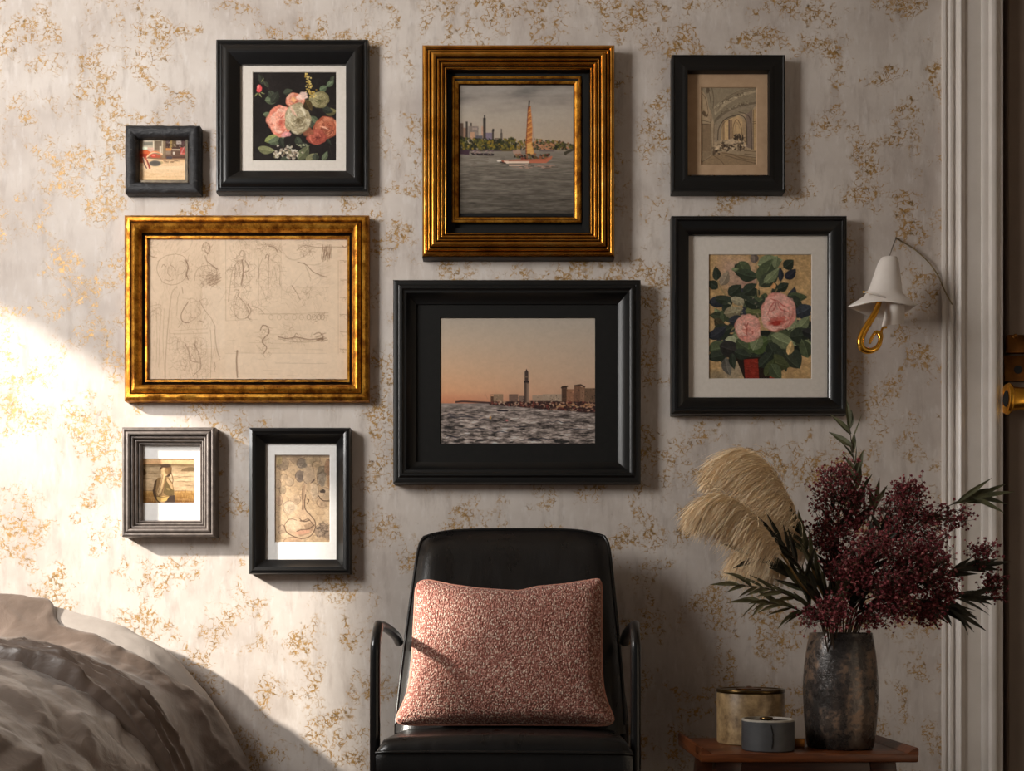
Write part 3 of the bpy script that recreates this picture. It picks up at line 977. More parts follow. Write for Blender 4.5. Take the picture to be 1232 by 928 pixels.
def art_sketch():
    A = Art((174.8, 282.9, 417.7, 456.2), (130, 240, 3.57), (214, 190, 164), 2.0, 8)
    r = A.rng
    A.a = A.a + ((A.noise(260, 260, 2) - .5) * 26)[..., None] * np.array((1, 1, 1)) + ((A.noise(14, 14, 5) - .5) * 9)[..., None]
    ink = (112, 86, 66)
    A.rect_(160, 153, 480, 772, (200, 174, 148), .3)
    A.rect_(405, 372, 502, 640, (220, 198, 174), .55)
    A.rect_(745, 153, 935, 380, (222, 200, 176), .3)
    A.rect_(505, 660, 1000, 772, (222, 200, 176), .35)
    A.rect_(955, 153, 985, 772, (218, 196, 170), .4)

    def st(pts, w=1.9, al=.6, n=2, c=ink):
        for k in range(n):
            o = r.normal(0, 1.3, 2)
            A.line([(x + o[0], y + o[1]) for x, y in pts], w * r.uniform(.7, 1.2), c, al * r.uniform(.38, .72), jit=.5)

    def scrib(x0, y0, x1, y1, n, w=1.5, al=.4, L=30):
        for k in range(n):
            x, y = r.uniform(x0, x1), r.uniform(y0, y1)
            a = r.random() * 6.28
            p = [(x, y)]
            for i in range(4):
                a += r.normal(0, .8)
                p.append((p[-1][0] + math.cos(a) * L / 4, p[-1][1] + math.sin(a) * L / 4))
            A.line(p, w, ink, al * r.uniform(.3, .9))

    def shade(x0, y0, x1, y1, al=.16, n=30, ang=60):
        a = math.radians(ang)
        for k in range(n):
            x, y = r.uniform(x0, x1), r.uniform(y0, y1)
            A.line([(x, y), (x + math.cos(a) * 22, y - math.sin(a) * 22)], 2.2, ink, al)

    # round face, upper left
    st([(216, 270), (250, 245), (300, 238), (335, 255), (345, 300), (330, 345), (290, 368), (245, 362), (226, 340), (212, 300), (222, 262)], 1.8, .5, 2)
    st([(232, 292), (240, 280), (250, 290)], 2, .7); st([(262, 290), (258, 315), (268, 330)], 1.8, .6); st([(250, 345), (266, 350), (282, 344)], 2, .6)
    st([(268, 283), (280, 290), (292, 306)], 1.8, .5)
    st([(335, 262), (346, 290), (338, 318), (346, 345)], 3.5, .55, 3); scrib(325, 255, 350, 350, 26, 1.6, .5)
    st([(160, 200), (170, 230), (190, 246), (212, 252)], 2.4, .7, 3); scrib(160, 165, 215, 240, 36, 1.5, .4)
    st([(345, 150), (360, 180), (345, 215), (310, 235)], 1.8, .4); shade(220, 165, 340, 240, .1, 40)
    # small head and shoulders, top
    st([(405, 210), (412, 190), (430, 190), (438, 210), (430, 235), (415, 220)], 2, .6, 3); scrib(405, 190, 440, 235, 26, 1.5, .5, 22)
    st([(415, 240), (425, 265), (450, 285), (470, 300)], 2.4, .7, 3)
    st([(375, 350), (380, 315), (400, 290), (440, 285), (468, 300), (470, 345)], 1.9, .55, 2)
    scrib(395, 295, 470, 370, 70, 1.6, .5); shade(420, 330, 470, 372, .35, 40, 30)
    shade(360, 170, 470, 300, .08, 40)
    # standing figure at left
    st([(298, 375), (278, 400), (268, 460), (258, 560), (250, 680), (248, 768)], 2, .55, 2)
    st([(318, 380), (322, 405)], 2.2, .6); st([(308, 395), (298, 430), (294, 500)], 1.7, .4)
    st([(180, 460), (215, 452), (228, 470), (222, 600), (218, 720)], 1.8, .45, 2); st([(182, 462), (186, 600), (180, 730)], 1.8, .45, 2); st([(210, 480), (212, 600), (208, 700)], 1.4, .35)
    st([(240, 470), (236, 620), (244, 768)], 1.4, .35)
    scrib(180, 455, 226, 500, 22, 1.4, .4, 24)
    # seated figure
    st([(345, 440), (325, 470), (314, 500), (322, 525), (345, 530)], 2.4, .65, 3); st([(390, 430), (410, 470), (440, 510), (458, 545)], 2, .55, 2)
    st([(345, 430), (365, 425), (385, 440), (420, 425), (425, 455)], 1.8, .5, 2); st([(345, 530), (375, 510), (400, 485), (385, 460)], 1.7, .5, 2)
    st([(318, 530), (300, 550)], 2, .6); st([(395, 525), (410, 530)], 5, .6, 1); st([(460, 545), (462, 620), (480, 690)], 1.8, .45, 2)
    scrib(320, 430, 440, 540, 46, 1.4, .35, 34)
    st([(285, 565), (350, 558), (430, 556)], 1.7, .4, 2); st([(283, 578), (430, 574)], 1.3, .35); st([(440, 560), (444, 650), (440, 768)], 2.2, .5, 2); st([(420, 590), (430, 700), (424, 768)], 1.4, .35)
    st([(455, 560), (470, 660), (482, 680)], 1.6, .4)
    # crouching group
    st([(330, 620), (345, 650), (355, 690), (385, 700)], 2.2, .55, 3); st([(370, 620), (390, 660), (400, 720), (365, 760)], 2.2, .55, 3); st([(300, 600), (298, 640), (310, 665)], 1.8, .5, 2)
    st([(375, 610), (372, 650), (350, 690), (362, 735)], 1.9, .5, 2)
    scrib(285, 590, 430, 765, 120, 1.5, .38, 44); shade(290, 600, 420, 760, .09, 70, 75)
    st([(458, 700), (462, 720), (456, 735)], 2.4, .6)
    # fold lines and panels
    for p in [[(507, 153), (507, 520)], [(505, 380), (640, 378), (945, 380)], [(745, 160), (745, 440)], [(505, 665), (600, 663), (940, 664)], [(720, 705), (800, 706), (940, 708)], [(988, 262), (988, 660)], [(505, 520), (640, 515)], [(648, 250), (645, 470)]]:
        st(p, 2, .45, 1)
    shade(508, 160, 640, 372, .07, 80, 90)
    # two standing draped figures
    st([(565, 240), (572, 222), (585, 225), (588, 250), (575, 262)], 2, .65, 3); st([(560, 262), (535, 300), (525, 360), (515, 440)], 2, .55, 2); st([(575, 262), (580, 310), (572, 370)], 3, .65, 3); st([(588, 262), (605, 300), (585, 315)], 2.2, .6, 3)
    st([(550, 280), (545, 340), (548, 380)], 1.8, .5, 2); st([(560, 270), (562, 330)], 2, .55, 2); scrib(525, 220, 610, 380, 80, 1.6, .42, 36)
    st([(675, 255), (680, 238), (690, 245), (686, 275)], 2.6, .7, 3); st([(665, 250), (650, 290), (648, 340)], 1.7, .45, 2); st([(690, 270), (690, 340), (686, 420)], 2, .55, 2); st([(700, 260), (735, 290), (738, 370)], 1.6, .4, 2); st([(712, 290), (722, 350)], 1.6, .4)
    scrib(650, 240, 740, 440, 60, 1.4, .32, 50); shade(655, 280, 735, 440, .08, 60, 80)
    st([(640, 200), (680, 195), (720, 205), (745, 230)], 2, .45, 2); st([(690, 200), (715, 205), (730, 225)], 3, .5, 3); scrib(630, 190, 745, 235, 50, 1.5, .4, 30)
    scrib(545, 170, 640, 220, 30, 1.3, .3, 40)
    # reclining limb, top right
    st([(810, 220), (840, 200), (880, 205), (920, 208), (955, 205), (1010, 207)], 2, .6, 2); st([(815, 270), (850, 280), (880, 310), (910, 325), (940, 335)], 2.6, .7, 3); st([(760, 245), (800, 262), (850, 240), (875, 215)], 1.8, .5, 2)
    st([(840, 272), (858, 310), (868, 350)], 1.6, .4); st([(850, 280), (900, 280), (940, 255)], 1.4, .35); scrib(815, 190, 885, 240, 50, 1.5, .4, 30)
    shade(915, 215, 958, 270, .4, 60, 85); st([(1005, 200), (1018, 208), (1024, 202)], 4, .6, 2)
    shade(800, 165, 950, 200, .08, 50, 10); shade(870, 280, 950, 370, .08, 60, 20)
    st([(790, 370), (810, 400), (825, 430)], 2, .5, 3); scrib(755, 380, 865, 445, 44, 1.4, .36, 28); scrib(870, 380, 940, 440, 24, 1.3, .28, 40)
    # kneeling figures
    st([(540, 395), (550, 388), (562, 396), (556, 415)], 1.9, .55, 2); st([(540, 420), (540, 480), (560, 512), (600, 508)], 2, .5, 2); st([(560, 415), (590, 450), (605, 490), (590, 510)], 2, .55, 2); scrib(520, 390, 610, 510, 60, 1.5, .36, 34)
    st([(600, 450), (612, 480), (598, 505), (610, 515)], 2.4, .6, 3); st([(615, 460), (650, 470), (670, 492)], 1.8, .5, 2); scrib(595, 450, 660, 505, 26, 1.4, .4)
    # frieze of small rings
    st([(650, 493), (800, 492), (945, 488)], 1.7, .5, 2)
    for x in (700, 735, 765, 800, 830, 862, 885, 905, 920):
        A.line([(x + 9 * math.cos(q), 506 + 11 * math.sin(q)) for q in np.linspace(0, 6.28, 10)], 1.8, ink, .55 if x > 850 else .3)
    scrib(870, 490, 935, 522, 26, 1.5, .5, 20)
    # twisted figure and boat
    st([(655, 560), (665, 540), (685, 545), (692, 570), (675, 590), (662, 610), (682, 635), (670, 660)], 2.4, .65, 3); st([(645, 590), (670, 605), (690, 600)], 2, .5, 2); scrib(648, 540, 695, 665, 40, 1.5, .42, 26)
    st([(730, 590), (770, 598), (810, 592), (860, 602), (905, 598), (925, 600)], 3.4, .75, 3); st([(733, 600), (800, 612), (870, 612), (920, 606)], 2, .55, 2); st([(885, 580), (905, 572), (922, 585), (920, 605)], 2.6, .6, 3); st([(800, 590), (808, 575), (818, 582)], 2.2, .6, 2)
    shade(885, 580, 925, 612, .3, 30, 20); scrib(745, 525, 800, 570, 20, 1.3, .3, 30); scrib(735, 585, 925, 612, 40, 1.4, .4, 24)
    st([(555, 650), (552, 700), (556, 765)], 5, .4, 4); st([(540, 650), (560, 655)], 2, .4)
    for k in range(16):
        x, y = r.uniform(510, 900), r.uniform(540, 760)
        A.line([(x, y), (x + r.uniform(30, 90), y + r.uniform(-2, 3))], 1.4, ink, .22)
    for k in range(60):
        x, y = r.uniform(170, 480), r.uniform(165, 760)
        L = r.uniform(40, 150)
        st([(x, y), (x + r.normal(0, 10), y + L * .5), (x + r.normal(0, 16), y + L)], 1.3, .34, 1)
    for k in range(46):
        x, y = r.uniform(510, 930), r.uniform(165, 470)
        L = r.uniform(30, 110)
        a_ = r.uniform(.6, 2.4)
        st([(x, y), (x + math.cos(a_) * L * .5 + r.normal(0, 8), y + math.sin(a_) * L * .5), (x + math.cos(a_) * L, y + math.sin(a_) * L + r.normal(0, 8))], 1.3, .36, 1)
    shade(225, 250, 345, 360, .07, 60, 70); shade(262, 300, 300, 350, .1, 30, 70); shade(320, 440, 440, 560, .08, 60, 65); shade(180, 460, 226, 740, .06, 60, 85); shade(540, 390, 610, 510, .1, 50, 70)
    # ruled margin at right
    st([(1000, 265), (1000, 655)], 1.4, .4, 1)
    for y in (265, 345, 420, 495, 570, 645):
        st([(995, y), (1024, y + 2)], 2.2, .5, 2); scrib(1000, y, 1022, y + 14, 7, 1.4, .4, 14)
    scrib(170, 160, 1010, 760, 150, 1.2, .16, 60)
    return A


def art_vase():
    A = Art((330.6, 547.3, 397.2, 653), (315, 535, 7.137), (196, 168, 136), 2.2, 9)
    r = A.rng
    A.a = A.a + ((A.noise(120, 120, 3) - .5) * 44)[..., None] * np.array((.9, .95, 1)) + ((A.noise(20, 20, 6) - .5) * 18)[..., None]
    ln = (84, 66, 54)

    def pebble(x, y, rx, ry, c, al=.85, ang=0):
        c = np.array(c, float) * .68 + np.array((196, 168, 136)) * .32
        A.ell(x, y, rx, ry, c, al, ang, .12, .22)
        A.ell(x + rx * .2, y + ry * .25, rx * .6, ry * .55, np.array(c) * .8, .5, ang, .6, .1)
        t0 = r.random() * 6
        A.line([(x + rx * math.cos(t0 + q), y + ry * math.sin(t0 + q)) for q in np.linspace(0, 4.6, 12)], 4.5, ln, .7, taper=True)
    for q in [(180, 170, 50, 54, (138, 120, 102)), (305, 120, 60, 50, (160, 136, 112)), (345, 165, 44, 44, (112, 104, 98)), (440, 130, 60, 60, (176, 154, 122)), (470, 180, 40, 34, (190, 160, 124)), (520, 232, 48, 44, (104, 94, 80)),
              (565, 200, 28, 70, (150, 108, 82)), (512, 300, 38, 60, (136, 126, 114)), (575, 320, 18, 60, (172, 128, 92)), (328, 272, 38, 50, (96, 86, 86)), (240, 320, 36, 38, (190, 164, 136)), (190, 280, 30, 26, (182, 156, 128)),
              (180, 390, 28, 36, (150, 132, 110)), (290, 470, 44, 46, (188, 160, 132)), (240, 540, 56, 56, (206, 184, 160)), (540, 430, 56, 60, (190, 164, 136)), (520, 500, 50, 40, (180, 150, 122)), (520, 740, 66, 62, (132, 112, 96)), (570, 780, 30, 40, (140, 118, 100)),
              (270, 830, 80, 36, (186, 148, 118)), (150, 130, 26, 50, (176, 156, 110)), (140, 340, 26, 40, (196, 168, 140)), (450, 400, 36, 70, (202, 178, 152)), (150, 480, 30, 46, (194, 160, 134)), (180, 730, 40, 40, (196, 168, 142)), (400, 270, 50, 70, (186, 162, 138))]:
        pebble(*q)
    A.rect_(111, 88, 587, 112, (112, 96, 82), .6)
    A.ell(522, 402, 24, 16, (66, 56, 50), .9, 0, .3, .2)
    A.line([(485, 440), (520, 480), (585, 486)], 9, (74, 58, 48), .85)
    A.line([(460, 290), (440, 315), (418, 330)], 14, (92, 74, 66), .85, taper=True)
    for k in range(30):
        x, y = r.uniform(115, 580), r.uniform(100, 830)
        a = r.random() * 6.28
        R = r.uniform(14, 40)
        A.line([(x + R * math.cos(a + q), y + R * .8 * math.sin(a + q)) for q in np.linspace(0, 3, 8)], 3.4, ln, .5, taper=True)
    for k in range(220):
        A.ell(r.normal(525, 28), r.normal(735, 26), r.uniform(4, 9), r.uniform(3, 7), [(88, 74, 64), (166, 144, 122), (120, 102, 88)][r.integers(3)], .7, 0, .4)
    for k in range(260):
        x, y = r.uniform(112, 586), r.uniform(90, 840)
        a_ = r.random() * 6.28
        A.line([(x, y), (x + r.normal(0, 14), y + r.normal(0, 14)), (x + r.normal(0, 22), y + r.normal(0, 22))], r.uniform(2, 5), [(104, 86, 70), (222, 198, 168), (140, 118, 96)][k % 3], .4, taper=True)
    # long necked flask
    body = [(352, 360), (345, 430), (350, 500), (345, 560), (300, 600), (225, 650), (195, 700), (215, 750), (280, 790), (350, 805), (420, 780), (455, 720), (455, 660), (420, 610), (378, 560), (368, 500), (374, 430), (384, 360), (375, 330)]
    A.poly(body, (192, 162, 132), .95)
    A.ell(270, 690, 60, 50, (214, 188, 160), .8, 0, .6)
    A.poly([(352, 360), (345, 430), (350, 560), (366, 560), (366, 430), (376, 340)], (160, 130, 104), .8)
    A.poly([(360, 690), (440, 660), (455, 700), (420, 760), (330, 790), (300, 760), (380, 745)], (150, 122, 98), .75)
    A.ell(350, 752, 66, 18, (196, 146, 120), .8, -8, .5)
    for p, w in [([(195, 700), (215, 752), (280, 790), (350, 806), (420, 782), (456, 720), (456, 660), (420, 610), (376, 560), (368, 500), (376, 430)], 8), ([(320, 630), (350, 655), (400, 640), (440, 690)], 6), ([(300, 745), (340, 730), (400, 725), (450, 690)], 7), ([(190, 700), (225, 650), (260, 640), (300, 650)], 5), ([(345, 560), (350, 500), (345, 430), (352, 360)], 5), ([(330, 655), (370, 660), (410, 650)], 9), ([(390, 470), (405, 480), (388, 510)], 8)]:
        A.line(p, w, (82, 62, 50), .8)
    return A


def art_woman():
    A = Art((167.7, 552, 234, 605.7), (155, 520, 7.733), (190, 160, 120), 2.2, 10)
    r = A.rng
    A.a = vgrad(A, [(247, (222, 182, 138)), (300, (214, 168, 122)), (306, (128, 104, 74)), (330, (168, 142, 108)), (400, (196, 168, 132)), (540, (186, 156, 120)), (552, (176, 134, 78)), (663, (120, 82, 42))])
    A.a = A.a + ((A.noise(140, 18, 3) - .5) * np.where(A.Y > 300, 60, 10))[..., None]
    for (y, x0, x1, w) in [(306, 98, 612, 8), (322, 98, 300, 5), (386, 150, 300, 5), (416, 400, 612, 7), (460, 410, 600, 6), (498, 510, 612, 6), (548, 98, 612, 9), (430, 98, 240, 5), (340, 400, 520, 4)]:
        A.line([(x, y + r.uniform(-4, 4)) for x in np.linspace(x0, x1, 7)], w, (98, 78, 54), .7, taper=True)
    A.poly([(98, 350), (150, 348), (168, 380), (160, 400), (98, 408)], (104, 82, 56), .9)
    A.poly([(480, 366), (500, 340), (560, 328), (612, 330), (612, 368)], (110, 88, 60), .9)
    A.poly([(98, 247), (112, 247), (112, 663), (98, 663)], (104, 70, 42), .8)
    for k in range(160):
        x, y = r.uniform(98, 612), r.uniform(560, 660)
        A.line([(x, y), (x + r.normal(0, 4), y - r.uniform(14, 40))], 3, [(206, 164, 92), (110, 72, 34), (156, 110, 54)][r.integers(3)], .6)
    dk, md, lt = (72, 52, 34), (146, 114, 76), (204, 170, 124)
    # woman seen from the side, hand raised to her hair
    A.poly([(240, 460), (270, 425), (310, 420), (370, 420), (405, 470), (425, 560), (428, 663), (262, 663), (235, 600), (226, 540)], md)
    A.poly([(226, 540), (240, 460), (262, 440), (250, 540), (262, 620), (258, 640), (236, 600)], dk, .9)
    A.poly([(350, 440), (380, 430), (420, 540), (418, 590), (350, 590), (320, 560)], (96, 78, 46), .9)
    A.poly([(355, 600), (425, 585), (432, 663), (330, 663)], (66, 50, 40))
    A.poly([(262, 600), (330, 596), (380, 590), (350, 640), (290, 650), (262, 630)], (200, 162, 96), .95)
    A.ell(345, 360, 56, 60, dk, 1, 0, .08, .08)
    A.ell(330, 372, 36, 42, lt, .95, -10, .3)
    A.ell(365, 350, 30, 44, (124, 92, 56), .85, 20, .4)
    A.ell(345, 315, 48, 18, (70, 52, 36), .9, 0, .3)
    A.line([(395, 380), (410, 440), (405, 480)], 8, (90, 68, 44), .8)
    A.poly([(310, 400), (340, 400), (322, 480), (300, 560), (275, 590), (262, 560), (290, 480)], lt, .95)
    A.poly([(360, 430), (400, 480), (412, 540), (390, 520), (350, 450)], (196, 160, 116), .9)
    A.line([(318, 400), (300, 480), (272, 560)], 6, (110, 82, 54), .7)
    A.line([(345, 430), (330, 500), (300, 580)], 7, (86, 64, 42), .8)
    A.line([(262, 596), (320, 606), (400, 586)], 6, (84, 62, 40), .8)
    A.line([(350, 520), (380, 540)], 20, (170, 140, 84), .6, taper=True)
    A.line([(226, 540), (236, 590), (270, 640), (300, 660)], 9, (62, 46, 30), .8)
    A.ell(125, 640, 30, 16, (190, 150, 100), .7, 20, .5)
    return A


def art_street():
    A = Art((163, 164, 224, 218), (155, 155, 13.26), (232, 196, 154), 2.2, 11)
    r = A.rng
    A.a = vgrad(A, [(119, (150, 110, 72)), (170, (176, 148, 118)), (480, (150, 112, 84)), (500, (226, 186, 142)), (620, (236, 202, 162)), (835, (230, 192, 146))])
    A.a = A.a + ((A.noise(300, 24, 3) - .5) * np.where(A.Y > 480, 26, 50))[..., None]
    A.rect_(106, 119, 160, 560, (120, 78, 44), .7)
    A.rect_(106, 119, 150, 835, (170, 128, 82), .5)
    def R(x0, y0, x1, y1, c, al=.95):
        A.rect_(x0, y0, x1, y1, c, al)
    R(170, 150, 540, 340, (150, 132, 110)); R(230, 160, 400, 320, (196, 180, 156)); R(240, 180, 380, 205, (220, 206, 184)); R(235, 215, 385, 270, (128, 122, 108)); R(385, 160, 405, 350, (226, 210, 184))
    R(410, 190, 520, 330, (122, 104, 86)); R(420, 170, 510, 200, (190, 172, 146)); R(490, 280, 520, 390, (214, 196, 170)); R(535, 160, 585, 460, (140, 118, 92)); R(525, 150, 545, 400, (204, 186, 158))
    R(585, 130, 915, 330, (76, 54, 46)); R(600, 160, 650, 230, (108, 90, 88)); R(660, 125, 690, 330, (170, 140, 86)); R(690, 140, 750, 290, (104, 84, 60)); R(755, 140, 835, 250, (176, 160, 150)); R(840, 140, 900, 270, (90, 66, 66))
    for k in range(160):
        x, y = r.uniform(560, 910), r.uniform(130, 460)
        R(x, y, x + r.uniform(6, 24), y + r.uniform(5, 16), [(66, 48, 42), (150, 128, 110), (108, 84, 66), (200, 184, 164), (52, 40, 38)][r.integers(5)], .7)
    R(585, 330, 915, 470, (96, 70, 58), .8); R(590, 310, 675, 350, (206, 138, 82)); R(590, 350, 670, 410, (150, 128, 108)); R(690, 325, 830, 345, (200, 176, 150)); R(700, 370, 730, 410, (220, 204, 186)); R(815, 300, 895, 400, (178, 78, 70)); R(820, 385, 900, 410, (206, 110, 96)); R(600, 440, 690, 480, (84, 74, 76)); R(700, 445, 915, 470, (90, 64, 52))
    A.line([(880, 290), (860, 330), (830, 400)], 14, (216, 160, 150), .7)
    R(220, 290, 300, 330, (216, 222, 196)); A.ell(260, 310, 44, 22, (222, 224, 200)); R(170, 335, 300, 350, (120, 70, 80)); R(300, 300, 400, 370, (220, 176, 156), .8)
    A.poly([(170, 350), (300, 345), (345, 370), (300, 440), (170, 440)], (212, 100, 58))
    A.poly([(180, 400), (300, 400), (280, 460), (180, 460)], (176, 62, 40))
    R(170, 440, 240, 545, (190, 88, 58), .8)
    A.line([(290, 450), (330, 410), (390, 375), (460, 375), (530, 405)], 20, (244, 190, 150))
    A.line([(300, 400), (340, 380), (410, 362), (490, 385)], 9, (226, 120, 70))
    A.ell(405, 430, 62, 30, (204, 78, 62), 1, 0, .3); A.ell(470, 440, 40, 24, (180, 92, 66), 1, 0, .3); A.ell(395, 425, 26, 14, (236, 140, 116), .8)
    A.line([(290, 480), (400, 490), (520, 500)], 16, (230, 196, 158)); A.ell(510, 540, 36, 24, (196, 168, 120), 1, 0, .3)
    A.ell(420, 550, 90, 46, (112, 104, 94), 1, 0, .3); A.ell(420, 545, 80, 26, (90, 84, 78), .8, 0, .4)
    for p, c in [([(230, 460), (260, 540), (300, 630)], (238, 190, 160)), ([(270, 450), (300, 540), (330, 630)], (196, 92, 76)), ([(225, 470), (250, 560), (285, 625)], (110, 84, 76)), ([(290, 500), (320, 570), (340, 625)], (150, 74, 64))]:
        A.line(p, 20, c, .95)
    for k in range(24):
        A.line([(x := r.uniform(540, 760), y := r.uniform(505, 545)), (x + r.uniform(20, 70), y)], 7, [(160, 124, 88), (110, 84, 62)][k % 2], .6)
    for k in range(30):
        A.line([(x := r.uniform(170, 850), y := r.uniform(640, 820)), (x + r.uniform(40, 120), y)], 6, (214, 164, 116), .4)
    A.line([(110, 815), (910, 822)], 14, (184, 144, 96), .6)
    return A

# ------------------------------------------------------------------ room shell
XL, XR, YF, ZC = -2.4, 2.7, -4.2, 3.0
XD = W(1133, 0, D).x                       # where the wallpaper meets the door casing
obj('wall_back', [(XL, 0, 0), (XD + .02, 0, 0), (XD + .02, 0, ZC), (XL, 0, ZC)], [(0, 1, 2, 3)], M['wallpaper'], kind='structure')
obj('wall_back_right', [(XD + 1.12, 0, 0), (XR, 0, 0), (XR, 0, ZC), (XD + 1.12, 0, ZC), (XD + .02, 0, 2.75), (XD + 1.12, 0, 2.75), (XD + 1.12, 0, ZC), (XD + .02, 0, ZC)], [(0, 1, 2, 3), (4, 5, 6, 7)], M['wallpaper'], kind='structure')
obj('floor', [(XL, YF, 0), (XR, YF, 0), (XR, .1, 0), (XL, .1, 0)], [(0, 1, 2, 3)], M['floor'], kind='structure')
obj('ceiling', [(XL, YF, ZC), (XL, .1, ZC), (XR, .1, ZC), (XR, YF, ZC)], [(0, 1, 2, 3)], M['plaster'], kind='structure')
obj('wall_right', [(XR, 0, 0), (XR, YF, 0), (XR, YF, ZC), (XR, 0, ZC)], [(0, 1, 2, 3)], M['plaster'], kind='structure')
# left wall pierced by a tall window near the corner and a small unseen opening added to sun the cushion
mb = MB()
WIN = [(-.90, -.06, .5, WH), (-1.48, -1.24, 1.52, 2.08)]
ys = [YF, WIN[1][0], WIN[1][1], WIN[0][0], WIN[0][1], 0.0]


def wallq(y0, y1, z0, z1):
    if z1 > z0:
        mb.box((XL - .06, y0, z0), (XL, y1, z1))


wallq(ys[0], ys[1], 0, ZC)
wallq(ys[1], ys[2], 0, WIN[1][2]); wallq(ys[1], ys[2], WIN[1][3], ZC)
wallq(ys[2], ys[3], 0, ZC)
wallq(ys[3], ys[4], 0, WIN[0][2]); wallq(ys[3], ys[4], WIN[0][3], ZC)
wallq(ys[4], ys[5], 0, ZC)
mb.build('wall_left', M['plaster'], kind='structure')
for i, (y0, y1, z0, z1) in enumerate(WIN):  # the second casing rings the added opening that suns the cushion
    mb = MB()
    for a, b in [((XL, y0 - .07, z0 - .07), (XL + .015, y0, z1 + .07)), ((XL, y1, z0 - .07), (XL + .015, min(y1 + .07, -.002), z1 + .07)), ((XL, y0, z1), (XL + .015, y1, z1 + .07)), ((XL, y0, z0 - .07), (XL + .03, y1, z0))]:
        mb.bevelbox(a, b, .003)
    mb.build('window_%d' % (i + 1), M['trim'], kind='structure')
mb = MB().bevelbox((XL + .01, -.016, .001), (XD - .02, -.001, .12), .004)
mb.build('baseboard_back', M['trim'], kind='structure')

# door casing: moulded profile swept up the wall
prof_px = [(1132.6, 0), (1132.8, .010), (1134, .016), (1137.5, .018), (1139, .013), (1140.6, .013), (1141.6, .018), (1143.5, .022), (1146, .022), (1147.6, .016), (1149.6, .0165), (1151, .022),
           (1153, .032), (1156, .037), (1158.6, .036), (1160, .030), (1160.6, .028), (1180.5, .027), (1181, .031), (1183, .034), (1186, .035), (1189.5, .035), (1190.5, .042), (1193, .050), (1197, .053), (1200, .051), (1201.5, .045), (1204, .045), (1206.5, .044), (1207, .02), (1207, -.03)]
pr = [Vector((W(px, 0, D - h).x, -h, 0)) for px, h in prof_px]
pr[0].y = 0
n = len(pr)
obj('trim_1', [(p.x, p.y, 0.001) for p in pr] + [(p.x, p.y, 2.72) for p in pr], [(i, i + 1, n + i + 1, n + i) for i in range(n - 1)], M['trim'], smooth=38, kind='structure')
mb = MB().bevelbox((pr[0].x, -.05, 2.72), (pr[0].x + 1.2, -.001, 2.86), .006)
mb.build('trim_2', M['trim'], kind='structure')
# door leaf, brass furniture as its parts
dx0 = pr[-1].x - .004
door = MB().bevelbox((dx0, -.012, .005), (dx0 + .93, .03, 2.72), .003).build('door_1', M['door'], kind='structure')
ORG[door] = Vector((0, 0, 0))


def plate(x0, y0, x1, y1, d0, h, r=.004):
    a, b = W(x0, y1, d0), W(x1, y0, d0)
    return MB().bevelbox((a.x, -.012 - h, a.z), (b.x, -.011, b.z), r)


dd = D - .02
plate(1210, 403, 1252, 426, dd, .016, .007).build('latch_case', M['brass_dark'], door, smooth=40)
lp = plate(1208.5, 427.5, 1252, 459, dd, .009, .003).build('lock_plate', M['brass_dark'], door, smooth=40)
for nm, (px, py, rr) in {'keyhole': (1224.5, 445, .0095), 'screw': (1220, 406, .006)}.items():
    c = W(px, py, dd)
    m = MB().lathe([(0, .0), (rr * .6, .0), (rr, .0012), (rr * 1.25, .0)], n=20)
    yy = -.0215 if nm == 'keyhole' else -.0285
    m.v = [(c.x + x, yy - z, c.z + y) for x, y, z in m.v]
    m.build(nm, [M['hole'] if nm == 'keyhole' else M['brass_dark']], lp if nm == 'keyhole' else door, smooth=60)
# oval knob seen edge on: rim disc and barrel running off along the door
m = MB().lathe([(0, 0.004), (.020, .004), (.030, .001), (.040, .002), (.044, .008), (.041, .014), (.034, .017), (.031, .04), (.033, .10), (.028, .115), (0, .118)], n=40)
c = W(1209, 480, D - .06)
m.v = [(c.x + z, c.y + x * .75, c.z + y) for x, y, z in m.v]
m.build('knob', M['brass'], door, smooth=50)
m = MB().lathe([(0, .003), (.021, .003), (.0215, .0035)], n=30)
m.v = [(c.x + z - .0012, c.y + x * .75, c.z + y) for x, y, z in m.v]
m.build('knob_recess', M['hole'], door)

# ------------------------------------------------------------------ framed pictures
T0 = .0015                                  # gap from the wall


def moulding(name, px, prof, h, mats, parent, smooth=35, wob=0.0):
    """mitred frame; prof = [(inset px, height m, material index)]; px = outer rectangle at height h"""
    x0, y0, x1, y1 = px
    a, b = W(x0, y1, D - h), W(x1, y0, D - h)
    k = (D - h) / F
    vs, fs, mi = [], [], []
    cs = [(a.x, a.z, 1, 1), (b.x, a.z, -1, 1), (b.x, b.z, -1, -1), (a.x, b.z, 1, -1)]
    nsub = 30 if wob else 1
    for e in range(4):
        c0, c1 = cs[e], cs[(e + 1) % 4]
        base = len(vs)
        for (s, hh, m_) in prof:
            for q in range(nsub + 1):
                t = q / nsub
                p0 = Vector((c0[0] + c0[2] * s * k, -hh - T0, c0[1] + c0[3] * s * k))
                p1 = Vector((c1[0] + c1[2] * s * k, -hh - T0, c1[1] + c1[3] * s * k))
                p = p0.lerp(p1, t)
                if wob and hh > .001:
                    nv = mnoise.noise_vector(p * 42) * wob + mnoise.noise_vector(p * 130) * wob * .5
                    p = p + nv
                vs.append(p)
        for i in range(len(prof) - 1):
            for q in range(nsub):
                r0 = base + i * (nsub + 1) + q
                fs.append((r0, r0 + 1, r0 + nsub + 2, r0 + nsub + 1))
                mi.append(prof[i][2])
    return obj(name, vs, fs, mats, parent, smooth, mi)


